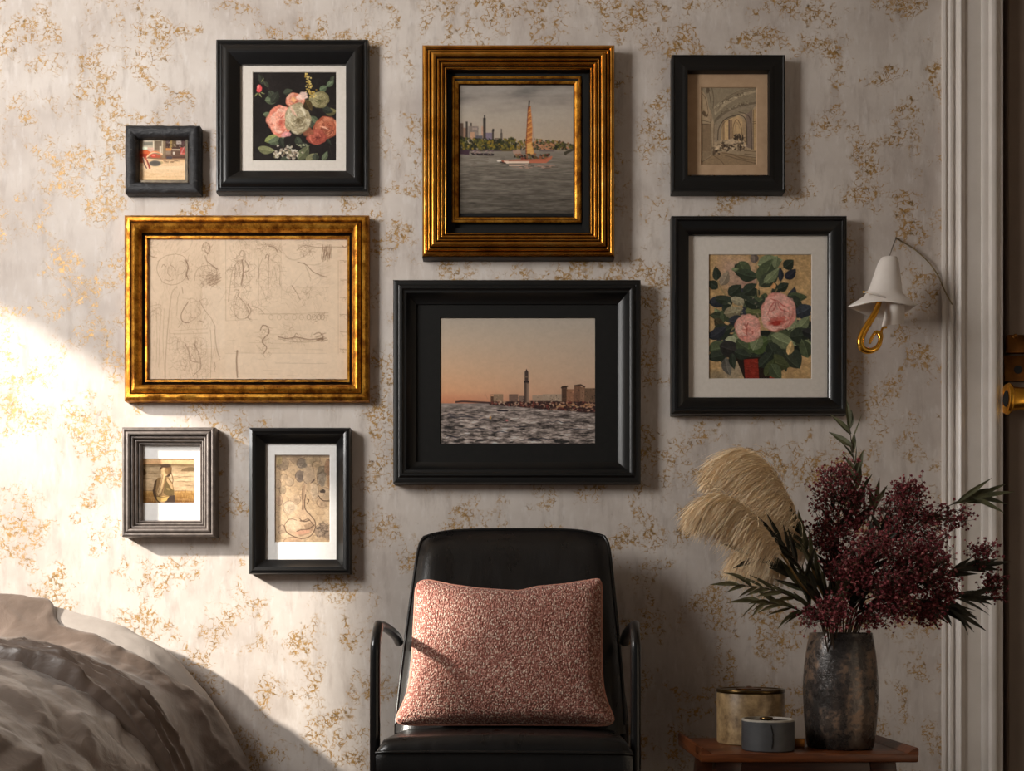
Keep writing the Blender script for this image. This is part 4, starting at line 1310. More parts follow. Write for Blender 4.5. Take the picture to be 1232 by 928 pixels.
def board(name, px, hole, h, mat, parent, bev=.0012):
    """mount board with a bevel cut window; hole None gives a plain board"""
    d = D - h
    a, b = W(px[0], px[3], d), W(px[2], px[1], d)
    y = -h - T0
    if hole is None:
        return obj(name, [(a.x, y, a.z), (b.x, y, a.z), (b.x, y, b.z), (a.x, y, b.z)], [(0, 1, 2, 3)], mat, parent)
    c, e = W(hole[0], hole[3], d), W(hole[2], hole[1], d)
    vs = []
    for (p, q, yy) in [((a.x, a.z), (b.x, b.z), y), ((c.x, c.z), (e.x, e.z), y), ((c.x + bev, c.z + bev), (e.x - bev, e.z - bev), y + .0015)]:
        vs += [(p[0], yy, p[1]), (q[0], yy, p[1]), (q[0], yy, q[1]), (p[0], yy, q[1])]
    fs = []
    for r in (0, 4):
        for i in range(4):
            fs.append((r + i, r + (i + 1) % 4, r + 4 + (i + 1) % 4, r + 4 + i))
    return obj(name, vs, fs, mat, parent)


def picture(label, px, h, prof, mats, smooth=35, wob=0.0, mname='frame'):
    x0, y0, x1, y1 = px
    a = W((x0 + x1) / 2, y1, D - h)
    root = thing('framed_picture', label, 'picture', (a.x, 0, a.z), group='framed pictures on the papered wall')
    root_back = W(x0 + 2, y1 - 2, D), W(x1 - 2, y0 + 2, D)
    moulding('frame', px, prof, h, mats, root, smooth, wob)
    return root


def grow(r, k):
    return (r[0] - k, r[1] - k, r[2] + k, r[3] + k)


BK = [M['black']]
# flower still life
R1 = picture('square black frame with white mount and dark painting of pink roses', (259, 46, 442.5, 230), .036,
             [(0, 0, 0), (0, .026, 0), (.8, .030, 0), (2.5, .031, 0), (4.2, .029, 0), (4.8, .0275, 0), (6.2, .0285, 0), (7.5, .033, 0), (10, .036, 0), (15.5, .036, 0), (17, .034, 0), (27.5, .017, 0), (27.5, .006, 0)], BK)
board('mount', (284, 67, 426, 212), (304, 86.6, 405, 193.6), .010, M['mat_white'], R1)
art_flowers().done('print', D - .008, R1, G['flowers'], 'dark still life of pink roses', .2)
# small distressed frame
R2 = picture('tiny rough distressed black frame with sunny street snapshot', (149.5, 149.5, 239.5, 231.5), .036,
             [(0, 0, 0), (0, .026, 0), (1.2, .031, 0), (4, .035, 0), (7.5, .036, 0), (11, .033, 0), (13, .028, 0), (14.3, .022, 0), (14.6, .006, 0)], [M['rough_black']], 60, .0012)
art_street().done('print', D - .010, R2, G['street'], 'sunlit street snapshot', .08)
board('fillet', (162, 162, 226, 220), (164, 165.3, 223.3, 217.3), .014, M['wire'], R2)
# ridged gold frame
pf = [(0, 0, 1), (0, .034, 1), (.6, .038, 0)]
s = .8
for (w_, hb) in [(5.2, .044), (4.0, .045), (6.4, .052), (3.6, .047), (4.4, .045), (3.6, .040)]:
    for q in range(7):
        t = q / 6
        pf.append((s + .5 + t * (w_ - .5), hb - .0055 + .0055 * math.sin(math.pi * (.08 + .84 * t)) * 1.0, 0 if q < 6 else 1))
    s += w_
    pf.append((s + .1, hb - .0085, 1))
    pf.append((s + .5, hb - .0085, 1))
    s += .3
pf += [(29.5, .028, 1), (30.5, .018, 2), (38.5, .016, 2), (38.6, .010, 2)]
R3 = picture('ridged gold frame, tallest and topmost, with painting of sailing boat before city', (507.5, 51.3, 740, 307.8), .050, pf, [M['gilt'], M['bronze'], M['mat_black']], 50)
moulding('inner_fillet', (543.5, 91.5, 699.5, 268.5), [(0, .008, 1), (0, .017, 0), (1.2, .020, 0), (2.6, .020, 0), (3.4, .016, 1), (4.2, .016, 0), (7.2, .013, 0), (8.0, .010, 1), (9.5, .008, 1)], .018, [M['gilt_old'], M['bronze']], R3)
art_boat().done('print', D - .009, R3, G['boat'], 'painting of a boat with a tall sail')
# arch drawing
R4 = picture('flat black frame, upper right, with tan mount and drawing of arched hall', (808.5, 65.7, 944.7, 230.6), .034,
             [(0, 0, 0), (0, .030, 0), (.6, .033, 0), (2.0, .034, 0), (3, .032, 0), (12, .032, 0), (14, .034, 0), (18.6, .033, 0), (19.2, .030, 0), (19.2, .006, 0)], [M['black_soft']])
board('backing', (538, 82, 708, 277), None, .0055, M['mat_black'], R3)
board('mount', (825, 86, 927, 211), (843.2, 105, 910.3, 198.7), .012, M['mat_tan'], R4)
art_arch().done('print', D - .0105, R4, G['arch'], 'sepia drawing of an arched hall', .1)
# gold frame of sketches
R5 = picture('wide worn gold frame holding a sheet of pencil sketches', (147.5, 256.8, 443, 481.6), .040,
             [(0, 0, 0), (0, .024, 0), (1, .028, 0), (4, .034, 0), (7.5, .034, 0), (8.6, .030, 1), (9.6, .031, 0), (11, .037, 0), (14, .040, 0), (17, .037, 0), (19.5, .028, 0), (20.5, .020, 1), (23.5, .015, 1), (24, .018, 0), (26.2, .018, 0), (26.8, .013, 0), (26.8, .006, 0)], [M['gilt_old'], M['bronze']], 40, .00035)
art_sketch().done('print', D - .010, R5, G['sketch'], 'sheet of faint pencil figure studies')
# big black seascape frame
R6 = picture('large black stepped frame with black mount and photograph of tower by the sea', (472.7, 335.8, 771.3, 581.2), .046,
             [(0, 0, 0), (0, .036, 0), (1, .040, 0), (4.5, .042, 0), (6.5, .040, 0), (7.5, .041, 0), (9, .046, 0), (11, .046, 0), (12.5, .042, 0), (14, .041, 0), (16, .041, 0), (17, .037, 0), (19, .030, 0), (22, .024, 0), (25, .020, 0), (27, .018, 0), (27, .006, 0)], [M['black_soft']], 40)
board('mount', (496, 360, 748, 558), (529.4, 382.4, 716.4, 534.2), .014, M['mat_black'], R6)
art_sea().done('print', D - .0125, R6, G['sea'], 'photograph of a sea front at dusk')
# roses in a pot
R7 = picture('tall black frame beside the lamp with white mount and potted pink roses', (808.3, 258.5, 1020, 498.2), .038,
             [(0, 0, 0), (0, .028, 0), (1, .032, 0), (3.4, .034, 0), (4.2, .038, 0), (6.4, .038, 0), (7.2, .034, 0), (13, .033, 0), (21, .022, 0), (21.5, .020, 0), (21.5, .006, 0)], BK)
board('mount', (827, 277, 1002, 480), (852.6, 306, 976.6, 456), .011, M['mat_white'], R7)
art_roses().done('print', D - .0095, R7, G['roses'], 'painting of pink roses in a red pot', .22)
# small pewter frame
pf = [(0, 0, 0), (0, .036, 0)]
for (s0, s1, hb) in [(.4, 4.5, .042), (5.2, 9.6, .044), (10.2, 13.4, .037), (14, 17, .030), (17.6, 20, .024)]:
    for q in range(6):
        t = q / 5
        pf.append((s0 + t * (s1 - s0), hb - .004 + .004 * math.sin(math.pi * (.1 + .8 * t)), 0))
    pf.append((s1 + .25, hb - .007, 0))
pf += [(21, .012, 0), (21, .006, 0)]
R8 = picture('small grey ridged frame in the sunlight with sepia photograph of woman', (146, 513.8, 258, 646), .044, pf, [M['pewter']], 40)
board('mount', (164, 528, 243, 632), (167.7, 552, 234, 605.7), .010, M['mat_bright'], R8)
art_woman().done('print', D - .0085, R8, G['woman'], 'sepia photograph of a woman by a field', .12)
# flask drawing
R9 = picture('narrow black frame with white mount and drawing of a long necked flask', (299, 514.3, 421, 690.8), .040,
             [(0, 0, 0), (0, .034, 0), (1, .038, 0), (4.4, .040, 0), (6, .038, 0), (8.2, .037, 0), (9.5, .033, 0), (17.8, .018, 0), (18, .015, 0), (18, .006, 0)], BK)
board('mount', (314, 529, 410, 675), (330.6, 547.3, 397.2, 653), .011, M['mat_bright'], R9)
art_vase().done('print', D - .0095, R9, G['vase'], 'drawing of a flask among pebbles', .14)

# ------------------------------------------------------------------ armchair (built facing -Y, turned slightly)
CH = thing('armchair', 'black leather armchair with tubular metal arms below the seascape', 'chair', (-.006, -.36, 0), math.radians(-2.6))
# backrest: padded shell, wider at the foot, leaning back
mb = MB()
NU, NV = 33, 29


def back_pt(u, v, front):
    a, b = u * 2 - 1, v
    hw = .286 - .036 * b ** 1.3
    k = (abs(a)) ** 5
    top = 1 - .035 * k
    z = .43 + (.5225 + .003 * math.cos(a * 1.5)) * b * (1 if b < .85 else 1 - (1 - top) * (b - .85) / .15)
    y = .035 + .20 * b + .02 * b * b
    edge = max(0, 1 - abs(a)) * 1.0
    rr = min(1, edge / .16) ** .5
    rt = min(1, (1 - b) / .10) ** .5 if b > .9 else 1
    th = .055 * (.28 + .72 * rr * rt)
    x = a * hw
    if b > .93:
        x *= 1 - .03 * ((b - .93) / .07) ** 2
    if front:
        y -= th + .012 * (1 - a * a) * -1
    else:
        y += .018
    return (x, y, z)


for fr in (True, False):
    off = len(mb.v)
    mb.grid(lambda u, v: back_pt(u, v, fr), NU, NV)
per = [i for i in range(NU)] + [j * NU + NU - 1 for j in range(1, NV)] + [(NV - 1) * NU + i for i in range(NU - 2, -1, -1)] + [j * NU for j in range(NV - 2, 0, -1)]
o2 = NU * NV
mb.f += [(per[i], per[(i + 1) % len(per)], per[(i + 1) % len(per)] + o2, per[i] + o2) for i in range(len(per))]
mb.m += [0] * len(per)
bk = mb.build('backrest', M['leather'], CH, smooth=60, local=True)
ORG[bk] = Vector((0, 0, 0))
pp = [back_pt(0, v / 24, True) for v in range(1, 24)] + [back_pt(u / 24, 1, True) for u in range(25)] + [back_pt(1, v / 24, True) for v in range(23, 0, -1)]
MB().tube([(x, y - .001, z) for x, y, z in pp], .0045, 8).build('piping', M['leather'], bk, smooth=80, local=True)
# seat cushion with rolled front
mb = MB()


def seat_prof(t):
    return t


sx, y0, y1, zt, zb = .283, -.285, .11, .444, .335
NS = 40
rows = []
for i in range(13):
    a = i / 12
    rows.append(a)


def seat_pt(u, v):
    """u around the section front to back over the top, v across"""
    a = v * 2 - 1
    ea = min(1, (1 - abs(a)) / .09)
    rnd = math.sqrt(max(0, 1 - (1 - ea) ** 2))
    x = a * sx
    crown = .014 * (1 - a * a)
    if u < .25:
        t = u / .25
        return (x, y0 + .006 * (1 - rnd) + .004 * math.sin(t * math.pi) * -1, zb + (zt - .03 - zb) * t)
    if u < .5:
        t = (u - .25) / .25 * math.pi / 2
        return (x, y0 + .034 * (1 - math.cos(t)) + .010 * (1 - rnd), zt - .03 + (.03 * math.sin(t) + crown * math.sin(t)) - .022 * (1 - rnd) * math.sin(t))
    t = (u - .5) / .5
    return (x * (1 - .05 * t), y0 + .034 + (y1 - y0 - .034) * t, zt + crown * (1 - .3 * t) - .022 * (1 - rnd) - .006 * t)


mb.grid(seat_pt, 45, 41)
n0 = len(mb.v)
mb.f.append(tuple([j * 45 for j in range(41)][::-1] + [n0, n0 + 1][:0]))
mb.m.append(0)
mb.bevelbox((-sx, y0 + .004, zb - .003), (sx, y1, zt - .028), .012)
st_ = mb.build('seat', M['leather'], CH, smooth=60, local=True)
ORG[st_] = Vector((0, 0, 0))
MB().tube([(x, y - .002, z) for x, y, z in [seat_pt(.27, v / 30) for v in range(31)]], .0042, 8).build('piping', M['leather'], st_, smooth=80, local=True)
MB().bevelbox((-.262, y0 + .03, .30), (.262, y1, .334), .006).build('seat_frame', M['tube'], CH, smooth=40, local=True)
for sgn in (-1, 1):
    pts = spline([(sgn * .287, .085, .655), (sgn * .287, .03, .672), (sgn * .293, -.06, .69), (sgn * .297, -.15, .698), (sgn * .293, -.19, .692), (sgn * .293, -.222, .665), (sgn * .293, -.232, .62), (sgn * .293, -.233, .45), (sgn * .293, -.233, .2), (sgn * .293, -.233, .012)], 7)
    MB().tube(pts, .0118, 16).build('armrest', M['tube'], CH, smooth=60, local=True)
    pts = spline([(sgn * .262, .10, .62), (sgn * .27, .085, .56), (sgn * .285, .07, .45), (sgn * .285, .11, .2), (sgn * .285, .15, .012)], 7)
    MB().tube(pts, .0115, 14).build('leg', M['tube'], CH, smooth=60, local=True)
    MB().tube([(sgn * .255, -.2, .316), (sgn * .293, -.225, .316)], .008, 10).build('bracket', M['tube'], CH, smooth=60, local=True)
    for yy in (-.233, .15):
        MB().lathe([(0, 0), (.014, 0), (.015, .008), (.012, .016)], (sgn * (.303 if yy < 0 else .285), yy, 0.0), 16).build('foot', M['tube'], CH, smooth=60, local=True)

# ------------------------------------------------------------------ cushion
PIL = W(607, 874, 2.56)
root = thing('cushion', 'pink and cream woven cushion propped on the black armchair', 'cushion', (PIL.x, PIL.y, PIL.z), math.radians(-2))
ORG[root] = Vector((0, 0, 0))
tilt = math.radians(17)


def edge_pt(a, b):
    """outline in the cushion's own plane, metres; a across, b up, each -1..1"""
    rr_ = (abs(a) ** 14 + abs(b) ** 14) ** (1 / 14) if (a or b) else 1
    if rr_ > 1:
        a, b = a / rr_, b / rr_
    hw = .230 + .042 * math.exp(-((b + 1) / .30) ** 1.4) + .007 * max(0, b) ** 8
    x = a * hw + .006 * (b + 1) / 2
    z = .185 + .185 * b
    ks = [-1, -.85, -.6, -.3, 0, .12, .3, .6, .85, 1]
    kv = [.002, .0, -.014, -.024, -.029, -.030, -.019, -.012, -.002, .008]
    z += float(np.interp(a, ks, kv)) * max(0, b) ** 2.5
    z += (1 - abs(a) ** 4) * max(0, -b) ** 3 * .004
    return x, z


def pil_pt(a, b, side):
    x, z = edge_pt(a, b)
    e = max(0, (1 - a * a) * (1 - b * b))
    rc = min(1, (1 - max(abs(a), abs(b))) / .16)
    th = .086 * e ** .36 * (.25 + .75 * math.sqrt(max(0, 1 - (1 - rc) ** 2)))
    y = -side * th
    if side > 0:
        th_n = .006 * mnoise.noise(Vector((x * 7, z * 7, 3))) * e ** .3
        y -= th_n
    # ear at top right folds forward a little
    ear = max(0, a) ** 8 * max(0, b) ** 8
    y -= ear * .02
    return Vector((x, y * math.cos(tilt) + z * math.sin(tilt) - 0.0, z * math.cos(tilt) - y * math.sin(tilt) * .6))


mb = MB()
NP = 61
for sd in (1, -1):
    mb.grid(lambda u, v: pil_pt(math.sin((u - .5) * math.pi) * .35 + (u * 2 - 1) * .65, math.sin((v - .5) * math.pi) * .35 + (v * 2 - 1) * .65, sd), NP, NP)
body = mb.build('cover', M['knit'], root, smooth=179, local=True)
loop = [(-1 + 2 * i / 40, -1) for i in range(40)] + [(1, -1 + 2 * i / 30) for i in range(30)] + [(1 - 2 * i / 40, 1) for i in range(40)] + [(-1, 1 - 2 * i / 30) for i in range(31)]
MB().tube([pil_pt(a, b, 1) for a, b in loop], .0032, 8).build('piping', M['piping_pink'], root, smooth=80, local=True)

# ------------------------------------------------------------------ side table and what stands on it
TZ = .410
ta, tb = W(843.5, 0, 2.405), W(1105.5, 0, 2.405)
TX0, TX1, TY0, TY1 = ta.x, tb.x, -.595, -.262
root = thing('side_table', 'low wooden side table with raised ends under the vase', 'table', ((TX0 + TX1) / 2, (TY0 + TY1) / 2, 0))
mb = MB().bevelbox((TX0, TY0, TZ - .020), (TX1, TY1, TZ), .004)
mb.build('tabletop', M['table'], root, smooth=40)
for x, sg in ((TX0, 1), (TX1, -1)):
    m = MB()
    sec = [(x, TZ - .004), (x, TZ + .011), (x + sg * .004, TZ + .014), (x + sg * .010, TZ + .011), (x + sg * .024, TZ + .0005)]
    m.add([(a, TY0 + .001, b) for a, b in sec] + [(a, TY1 - .001, b) for a, b in sec], [(i, i + 1, i + 6, i + 5) for i in range(4)] + [(4, 3, 2, 1, 0), (5, 6, 7, 8, 9)])
    m.build('end_lip', M['table'], root, smooth=30)
MB().bevelbox((TX0 + .07, TY0 + .035, TZ - .075), (TX1 - .07, TY0 + .055, TZ - .0205), .003).build('apron', M['table_dark'], root, smooth=40)
MB().bevelbox((TX0 + .07, TY1 - .055, TZ - .075), (TX1 - .07, TY1 - .035, TZ - .0205), .003).build('apron', M['table_dark'], root, smooth=40)
for x, sg in ((TX0, 1), (TX1, -1)):
    for y in (TY0 + .032, TY1 - .068):
        m = MB().bevelbox((-.031, 0, 0), (.031, .036, TZ - .0205), .004)
        m.v = [(x + sg * (.072 - .05 * (1 - z / TZ)) + px * (.72 + .28 * z / TZ), y + py, z) for px, py, z in m.v]
        m.build('leg', M['table_dark'], root, smooth=40)


def at(px, d):
    return W(px, 0, d).x, d - D


# vase
vx, vy = at(1011, 2.53)
VR = thing('vase', 'tall dark metallic glazed vase holding the dried flowers', 'vase', (vx, vy, TZ))
outer = [(0, 0), (.070, 0), (.0755, .004), (.0795, .03), (.0835, .08), (.0855, .13), (.0845, .17), (.081, .21), (.076, .245), (.0725, .262), (.0718, .270)]
inner = [(.0690, .271), (.0680, .262), (.071, .24), (.076, .2), (.078, .13), (.07, .03), (0, .02)]
wob = lambda q, z: 1 + .010 * math.sin(q * 3 + z * 9) + .006 * math.sin(q * 7 - z * 30)
MB().lathe([(p.x, p.y) for p in spline([(a, b, 0) for a, b in outer[1:]], 4)] + inner, (vx, vy, TZ), 72, wob=wob).build('body', M['vase'], VR, smooth=70)
# large beige canister
cx_, cy_ = at(903, 2.62)
R_ = thing('candle', 'large round beige crackle glazed candle pot with bronze lid', 'candle', (cx_, cy_, TZ))
MB().lathe([(0, .0), (.077, .0), (.0805, .003), (.081, .010), (.081, .121), (.0795, .124), (.077, .124)], (cx_, cy_, TZ), 64).build('pot', M['can_beige'], R_, smooth=40)
ld = MB().lathe([(.0815, .1245), (.0825, .126), (.0825, .131), (.081, .133), (.075, .133), (.073, .1305), (0, .1305)], (cx_, cy_, TZ), 64).build('lid', M['lid_bronze'], R_, smooth=40)
MB().lathe([(0, .1306), (.030, .1306), (.031, .134), (.012, .1355), (.006, .139), (0, .140)], (cx_ - .004, cy_, TZ), 32).build('knob', M['brass_dark'], ld, smooth=40)
# small grey candle
gx, gy = at(924, 2.475)
R_ = thing('candle', 'small round slate grey candle pot standing in front of beige pot', 'candle', (gx, gy, TZ))
gp = MB().lathe([(0, .0), (.056, .0), (.0592, .003), (.0596, .010), (.0596, .068)], (gx, gy, TZ), 64).build('pot', M['can_grey'], R_, smooth=40)
MB().lathe([(.0597, .068), (.0597, .0715), (.0585, .0725), (.054, .0725), (.0535, .068)], (gx, gy, TZ), 64).build('rim', M['rim_pale'], R_, smooth=40)
MB().lathe([(.0535, .068), (0, .068)], (gx, gy, TZ), 48).build('wax', M['wax'], R_)
MB().lathe([(0, .0681), (.010, .0681), (.016, .072), (.015, .0755), (.006, .077), (0, .0772)], (gx - .004, gy, TZ), 24).build('knob', M['lid_bronze'], R_, smooth=50)
ck = []
for i in range(9):
    t = i / 8
    a = math.radians(-96 + 3.0 * math.sin(t * 4) + (1.5 if t > .5 else 0))
    ck.append((gx + .0594 * math.cos(a), gy + .0594 * math.sin(a), TZ + .008 + .055 * t))
MB().tube(ck, [.0008] + [.0017] * 7 + [.001], 6).build('crack', M['hole'], gp, smooth=60)
# little brass block
bx_, by_ = at(960, 2.53)
bx = MB().bevelbox((bx_ - .015, by_ - .012, TZ), (bx_ + .013, by_ + .012, TZ + .021), .002).build('trinket_box', M['brass_dark'], None, smooth=40)
tag(bx, 'tiny brass block between the grey pot and the vase', 'box')

# ------------------------------------------------------------------ dried flowers
RN = random.Random(7)
VM = Vector((vx, vy, TZ + .262))            # mouth of the vase


def Q(px, py, y):
    return W(px, py, y + D)


def leafmesh(mb, base, d, L, wd, nrm, droop=.25, m=0, seg=6):
    d = Vector(d).normalized()
    nrm = (Vector(nrm) - d * Vector(nrm).dot(d)).normalized()
    side = d.cross(nrm)
    p = Vector(base)
    vs, fs = [], []
    for i in range(seg + 1):
        t = i / seg
        w_ = wd * .5 * (math.sin(math.pi * min(1, (t * .94 + .06)) ** .75)) if i < seg else 0
        w_ = max(w_, wd * .03)
        c = p + nrm * (w_ * .35)
        vs += [p - side * w_ + nrm * w_ * .5, p, p + side * w_ + nrm * w_ * .5]
        dd_ = (d + Vector((0, 0, -1)) * droop * t + nrm * .0).normalized()
        p = p + dd_ * (L / seg)
    for i in range(seg):
        for j in (0, 1):
            fs.append((3 * i + j, 3 * i + j + 1, 3 * i + 4 + j, 3 * i + 3 + j))
    mb.add(vs, fs, m)


def rvec(s=1.0):
    return Vector((RN.gauss(0, s), RN.gauss(0, s), RN.gauss(0, s)))


def branch(label, pts, nleaf, L, wd, mat, t0=.3, spread=38, droop=.3, group='leafy stems in the vase', tip=True, side=0, stem_r=.0022, name='leaf_branch', back=0.32):
    """leafy stem; pts = [(px, py, y)] from the mouth outwards"""
    P = spline([VM + Vector((RN.uniform(-.03, .03), RN.uniform(-.03, .03), -.19))] + [Q(*p) for p in pts], 10)
    root = thing(name, label, 'dried foliage', tuple(VM), group=group)
    MB().tube(P, [stem_r * (1 - .6 * i / len(P)) for i in range(len(P))], 7).build('stem', M['stem_dark'], root, smooth=80)
    mb = MB()
    n = len(P) - 1
    view = Vector((0, -1, .25))
    for i in range(nleaf):
        t = t0 + (1 - t0) * (i + .5) / nleaf
        k = t * n
        i0 = min(int(k), n - 1)
        p = P[i0].lerp(P[i0 + 1], k - i0)
        tg = (P[min(i0 + 1, n)] - P[max(i0 - 1, 0)]).normalized()
        sgn = (1 if i % 2 else -1) if side == 0 else side
        ax = (view + rvec(.45)).normalized()
        dv = Matrix.Rotation(math.radians(sgn * (spread + RN.gauss(0, 9))), 3, ax) @ tg
        dv += Vector((0, RN.gauss(0, .22), 0))
        leafmesh(mb, p, dv, 1.15 * L * RN.uniform(.75, 1.15) * (1 - .25 * t), wd * RN.uniform(.8, 1.2), view + rvec(back), droop * RN.uniform(.5, 1.4))
    if tip:
        leafmesh(mb, P[-1], P[-1] - P[-3], L * .9, wd * .9, view, droop * .4)
    mb.build('leaves', mat, root, smooth=50)
    return root


# tall top sprig
branch('upright leafy sprig, tallest stem, reaching the corner of the black rose frame', [(1012, 740, -.46), (1026, 660, -.44), (1030, 590, -.42), (1022, 512, -.40)], 19, .072, .0145, M['leaf'], .56, 28, .1)
branch('single slim green leaf pair rising between the two red flower heads', [(1020, 740, -.47), (1040, 670, -.46), (1052, 608, -.45)], 3, .075, .013, M['leaf_olive'], .93, 12, .05)
# upper right sprig over the casing
branch('upper right leafy sprig spreading across the white door casing', [(1030, 735, -.47), (1075, 670, -.47), (1120, 622, -.46), (1158, 602, -.45), (1176, 598, -.45)], 10, .098, .014, M['leaf'], .72, 27, .16)
# right middle sprig
branch('middle right leafy sprig below the casing sprig, pointing sideways', [(1035, 742, -.47), (1090, 712, -.47), (1140, 690, -.46), (1178, 682, -.46)], 10, .085, .014, M['leaf_black'], .64, 26, .2)
# lower right fan
for i, (px, py) in enumerate([(1150, 738), (1165, 720), (1128, 728)]):
    branch(['lowest right dark leaf fan hanging toward the casing foot', 'lower right dark leaf fan just above the lowest one', 'short dark leaf fan right of the vase mouth'][i],
           [(1035, 748, -.50), (1075 + 8 * i, 730 - 4 * i, -.52), (px - 20, (py + 722) / 2, -.50), (px, py, -.49)], 9, .105, .0135, M['leaf_black'], .6, 20, .45)
# left feathery stems
LF = [('lowest left drooping feathery leaf stem beside the vase mouth', [(990, 752, -.52), (962, 735, -.54), (935, 727, -.55), (908, 724, -.56)], 12, .075, .011, .8, M['leaf_olive']),
      ('upper left feathery leaf stem whose tip lies furthest left', [(988, 750, -.52), (955, 720, -.54), (920, 708, -.55), (886, 704, -.56)], 11, .07, .0105, .5, M['leaf_olive'])]
for lb, p, n_, L_, w_, dr, mt in LF:
    branch(lb, p, n_, L_, w_, mt, .42, 24, dr, side=0)
# long strap leaves, centre left
SL = [('long dark strap leaf stem leaning left under the lower pampas plume', [(994, 748, -.55), (965, 705, -.56), (935, 680, -.57), (906, 668, -.58)], 13, M['leaf_black']),
      ('dark strap leaf stem crossing in front of the pampas stalks', [(996, 745, -.55), (970, 695, -.57), (948, 662, -.58), (930, 643, -.58)], 13, M['leaf_black']),
      ('olive strap leaf stem standing between pampas and red flowers', [(1000, 745, -.54), (985, 700, -.55), (972, 665, -.55), (962, 640, -.55)], 12, M['leaf']),
      ('short olive leaf tuft rising from the middle of the vase mouth', [(1008, 752, -.55), (1010, 735, -.56), (1014, 712, -.57), (1020, 698, -.57)], 11, M['leaf_olive']),
      ('small green tuft beside the left edge of the vase mouth', [(990, 755, -.55), (978, 735, -.56), (968, 715, -.565), (958, 700, -.57)], 10, M['leaf']),
      ('dark leafy stem filling the heart of the bouquet', [(1020, 750, -.48), (1030, 715, -.5), (1045, 680, -.5), (1060, 640, -.48)], 20, M['leaf_black']),
      ('dark leafy stem low in the middle right of the bouquet', [(1025, 752, -.5), (1050, 728, -.53), (1085, 705, -.53), (1110, 690, -.52)], 18, M['leaf_black']),
      ('dark leafy stem behind the left red flower head', [(1005, 745, -.46), (1005, 700, -.45), (1003, 655, -.44), (1002, 615, -.43)], 16, M['leaf_black'])]
for i, (lb, p, n_, mt) in enumerate(SL):
    branch(lb, p, n_, .088 if i < 3 else (.07 if i < 5 else .075), .0125, mt, .25 if i < 5 else .3, 20 if i < 5 else 34, .12)


def blossom_spray(label, path, heads, n):
    """burgundy spray: stem, fine twigs and masses of tiny florets; heads = [(px, py, y, rx, ry, share)]"""
    root = thing('flower_spray', label, 'dried flowers', tuple(VM), group='burgundy flower sprays in the vase')
    P = spline([VM + Vector((RN.uniform(-.03, .03), RN.uniform(-.03, .03), -.19))] + [Q(*p) for p in path], 9)
    MB().tube(P, [.0022 * (1 - .5 * i / len(P)) for i in range(len(P))], 7).build('stem', M['stem_dark'], root, smooth=80)
    tw, bl = MB(), MB()
    for (px, py, y, rx, ry, sh) in heads:
        c = Q(px, py, y)
        rx_, ry_ = rx / F * (y + D), ry / F * (y + D)
        anc = min(P, key=lambda p: (p - (c + Vector((0, 0, -ry_ * .8)))).length)
        nn = int(n * sh * 2.3)
        ng = max(3, nn // 9)
        for g in range(ng):
            while True:
                v = Vector((RN.uniform(-1, 1), RN.uniform(-1, 1), RN.uniform(-1, 1)))
                if .15 < v.length < 1:
                    break
            v *= (.55 + .45 * RN.random())
            gc = c + Vector((v.x * rx_, v.y * rx_ * .8, v.z * ry_))
            mid = anc.lerp(gc, .5) + Vector((RN.gauss(0, .006), RN.gauss(0, .006), -.008))
            tw.tube([anc, mid, gc], [.0009, .0007, .0005], 3, cap=False)
            for k in range(9):
                q = gc + rvec(.0115)
                tw.tube([gc, q], [.0005, .0004], 3, cap=False)
                r = RN.uniform(.0030, .0054)
                a, b, e = rvec().normalized(), rvec().normalized(), None
                b = (b - a * a.dot(b)).normalized()
                e = a.cross(b)
                # tiny cupped floret: five petal tips round a throat
                vs = [q - a * r * .7]
                for j in range(5):
                    an = j * 1.2566
                    vs.append(q + (b * math.cos(an) + e * math.sin(an)) * r + a * r * .45)
                    an += .628
                    vs.append(q + (b * math.cos(an) + e * math.sin(an)) * r * .62 + a * r * .05)
                vs.append(q + a * r * .35)
                fs = [(0, 1 + j, 1 + (j + 1) % 10) for j in range(10)] + [(11, 1 + (j + 1) % 10, 1 + j) for j in range(10)]
                bl.add(vs, fs)
    tw.build('twigs', M['stem_dark'], root, kind='stuff')
    bl.build('blossoms', M['blossom'], root, kind='stuff')
    return root


blossom_spray('burgundy flower spray, tall left head under the upright sprig', [(1004, 730, -.47), (1006, 660, -.46), (1012, 600, -.45)],
              [(1010, 578, -.46, 30, 34, .28), (985, 622, -.47, 22, 44, .18), (1030, 610, -.45, 28, 40, .24), (1003, 655, -.49, 32, 42, .30)], 620)
blossom_spray('burgundy flower spray, round upper right head', [(1026, 735, -.46), (1060, 670, -.46), (1088, 615, -.46)],
              [(1090, 600, -.46, 30, 28, .34), (1075, 628, -.47, 32, 28, .26), (1108, 640, -.46, 30, 36, .26), (1142, 622, -.45, 28, 18, .14)], 560)
blossom_spray('burgundy flower spray, broad pinkish head in the middle', [(1015, 738, -.52), (1030, 700, -.55), (1042, 670, -.56)],
              [(1045, 660, -.56, 42, 34, .40), (1020, 690, -.57, 30, 32, .26), (1062, 700, -.57, 40, 32, .34)], 640)
blossom_spray('burgundy flower spray, dense deep red head at centre right', [(1025, 742, -.50), (1065, 712, -.54), (1100, 690, -.54)],
              [(1095, 682, -.55, 42, 36, .44), (1122, 664, -.52, 36, 34, .30), (1130, 704, -.53, 30, 26, .26)], 620)
blossom_spray('burgundy flower spray hanging low right of the vase mouth', [(1030, 750, -.52), (1070, 732, -.55), (1105, 728, -.54)],
              [(1078, 728, -.56, 36, 20, .5), (1118, 738, -.54, 24, 20, .3), (1050, 742, -.57, 22, 16, .2)], 330)
blossom_spray('small burgundy flower tip over the casing, furthest right', [(1040, 742, -.49), (1110, 700, -.48), (1165, 682, -.47), (1190, 690, -.47)],
              [(1194, 704, -.47, 15, 19, .6), (1183, 662, -.47, 17, 11, .4)], 150)
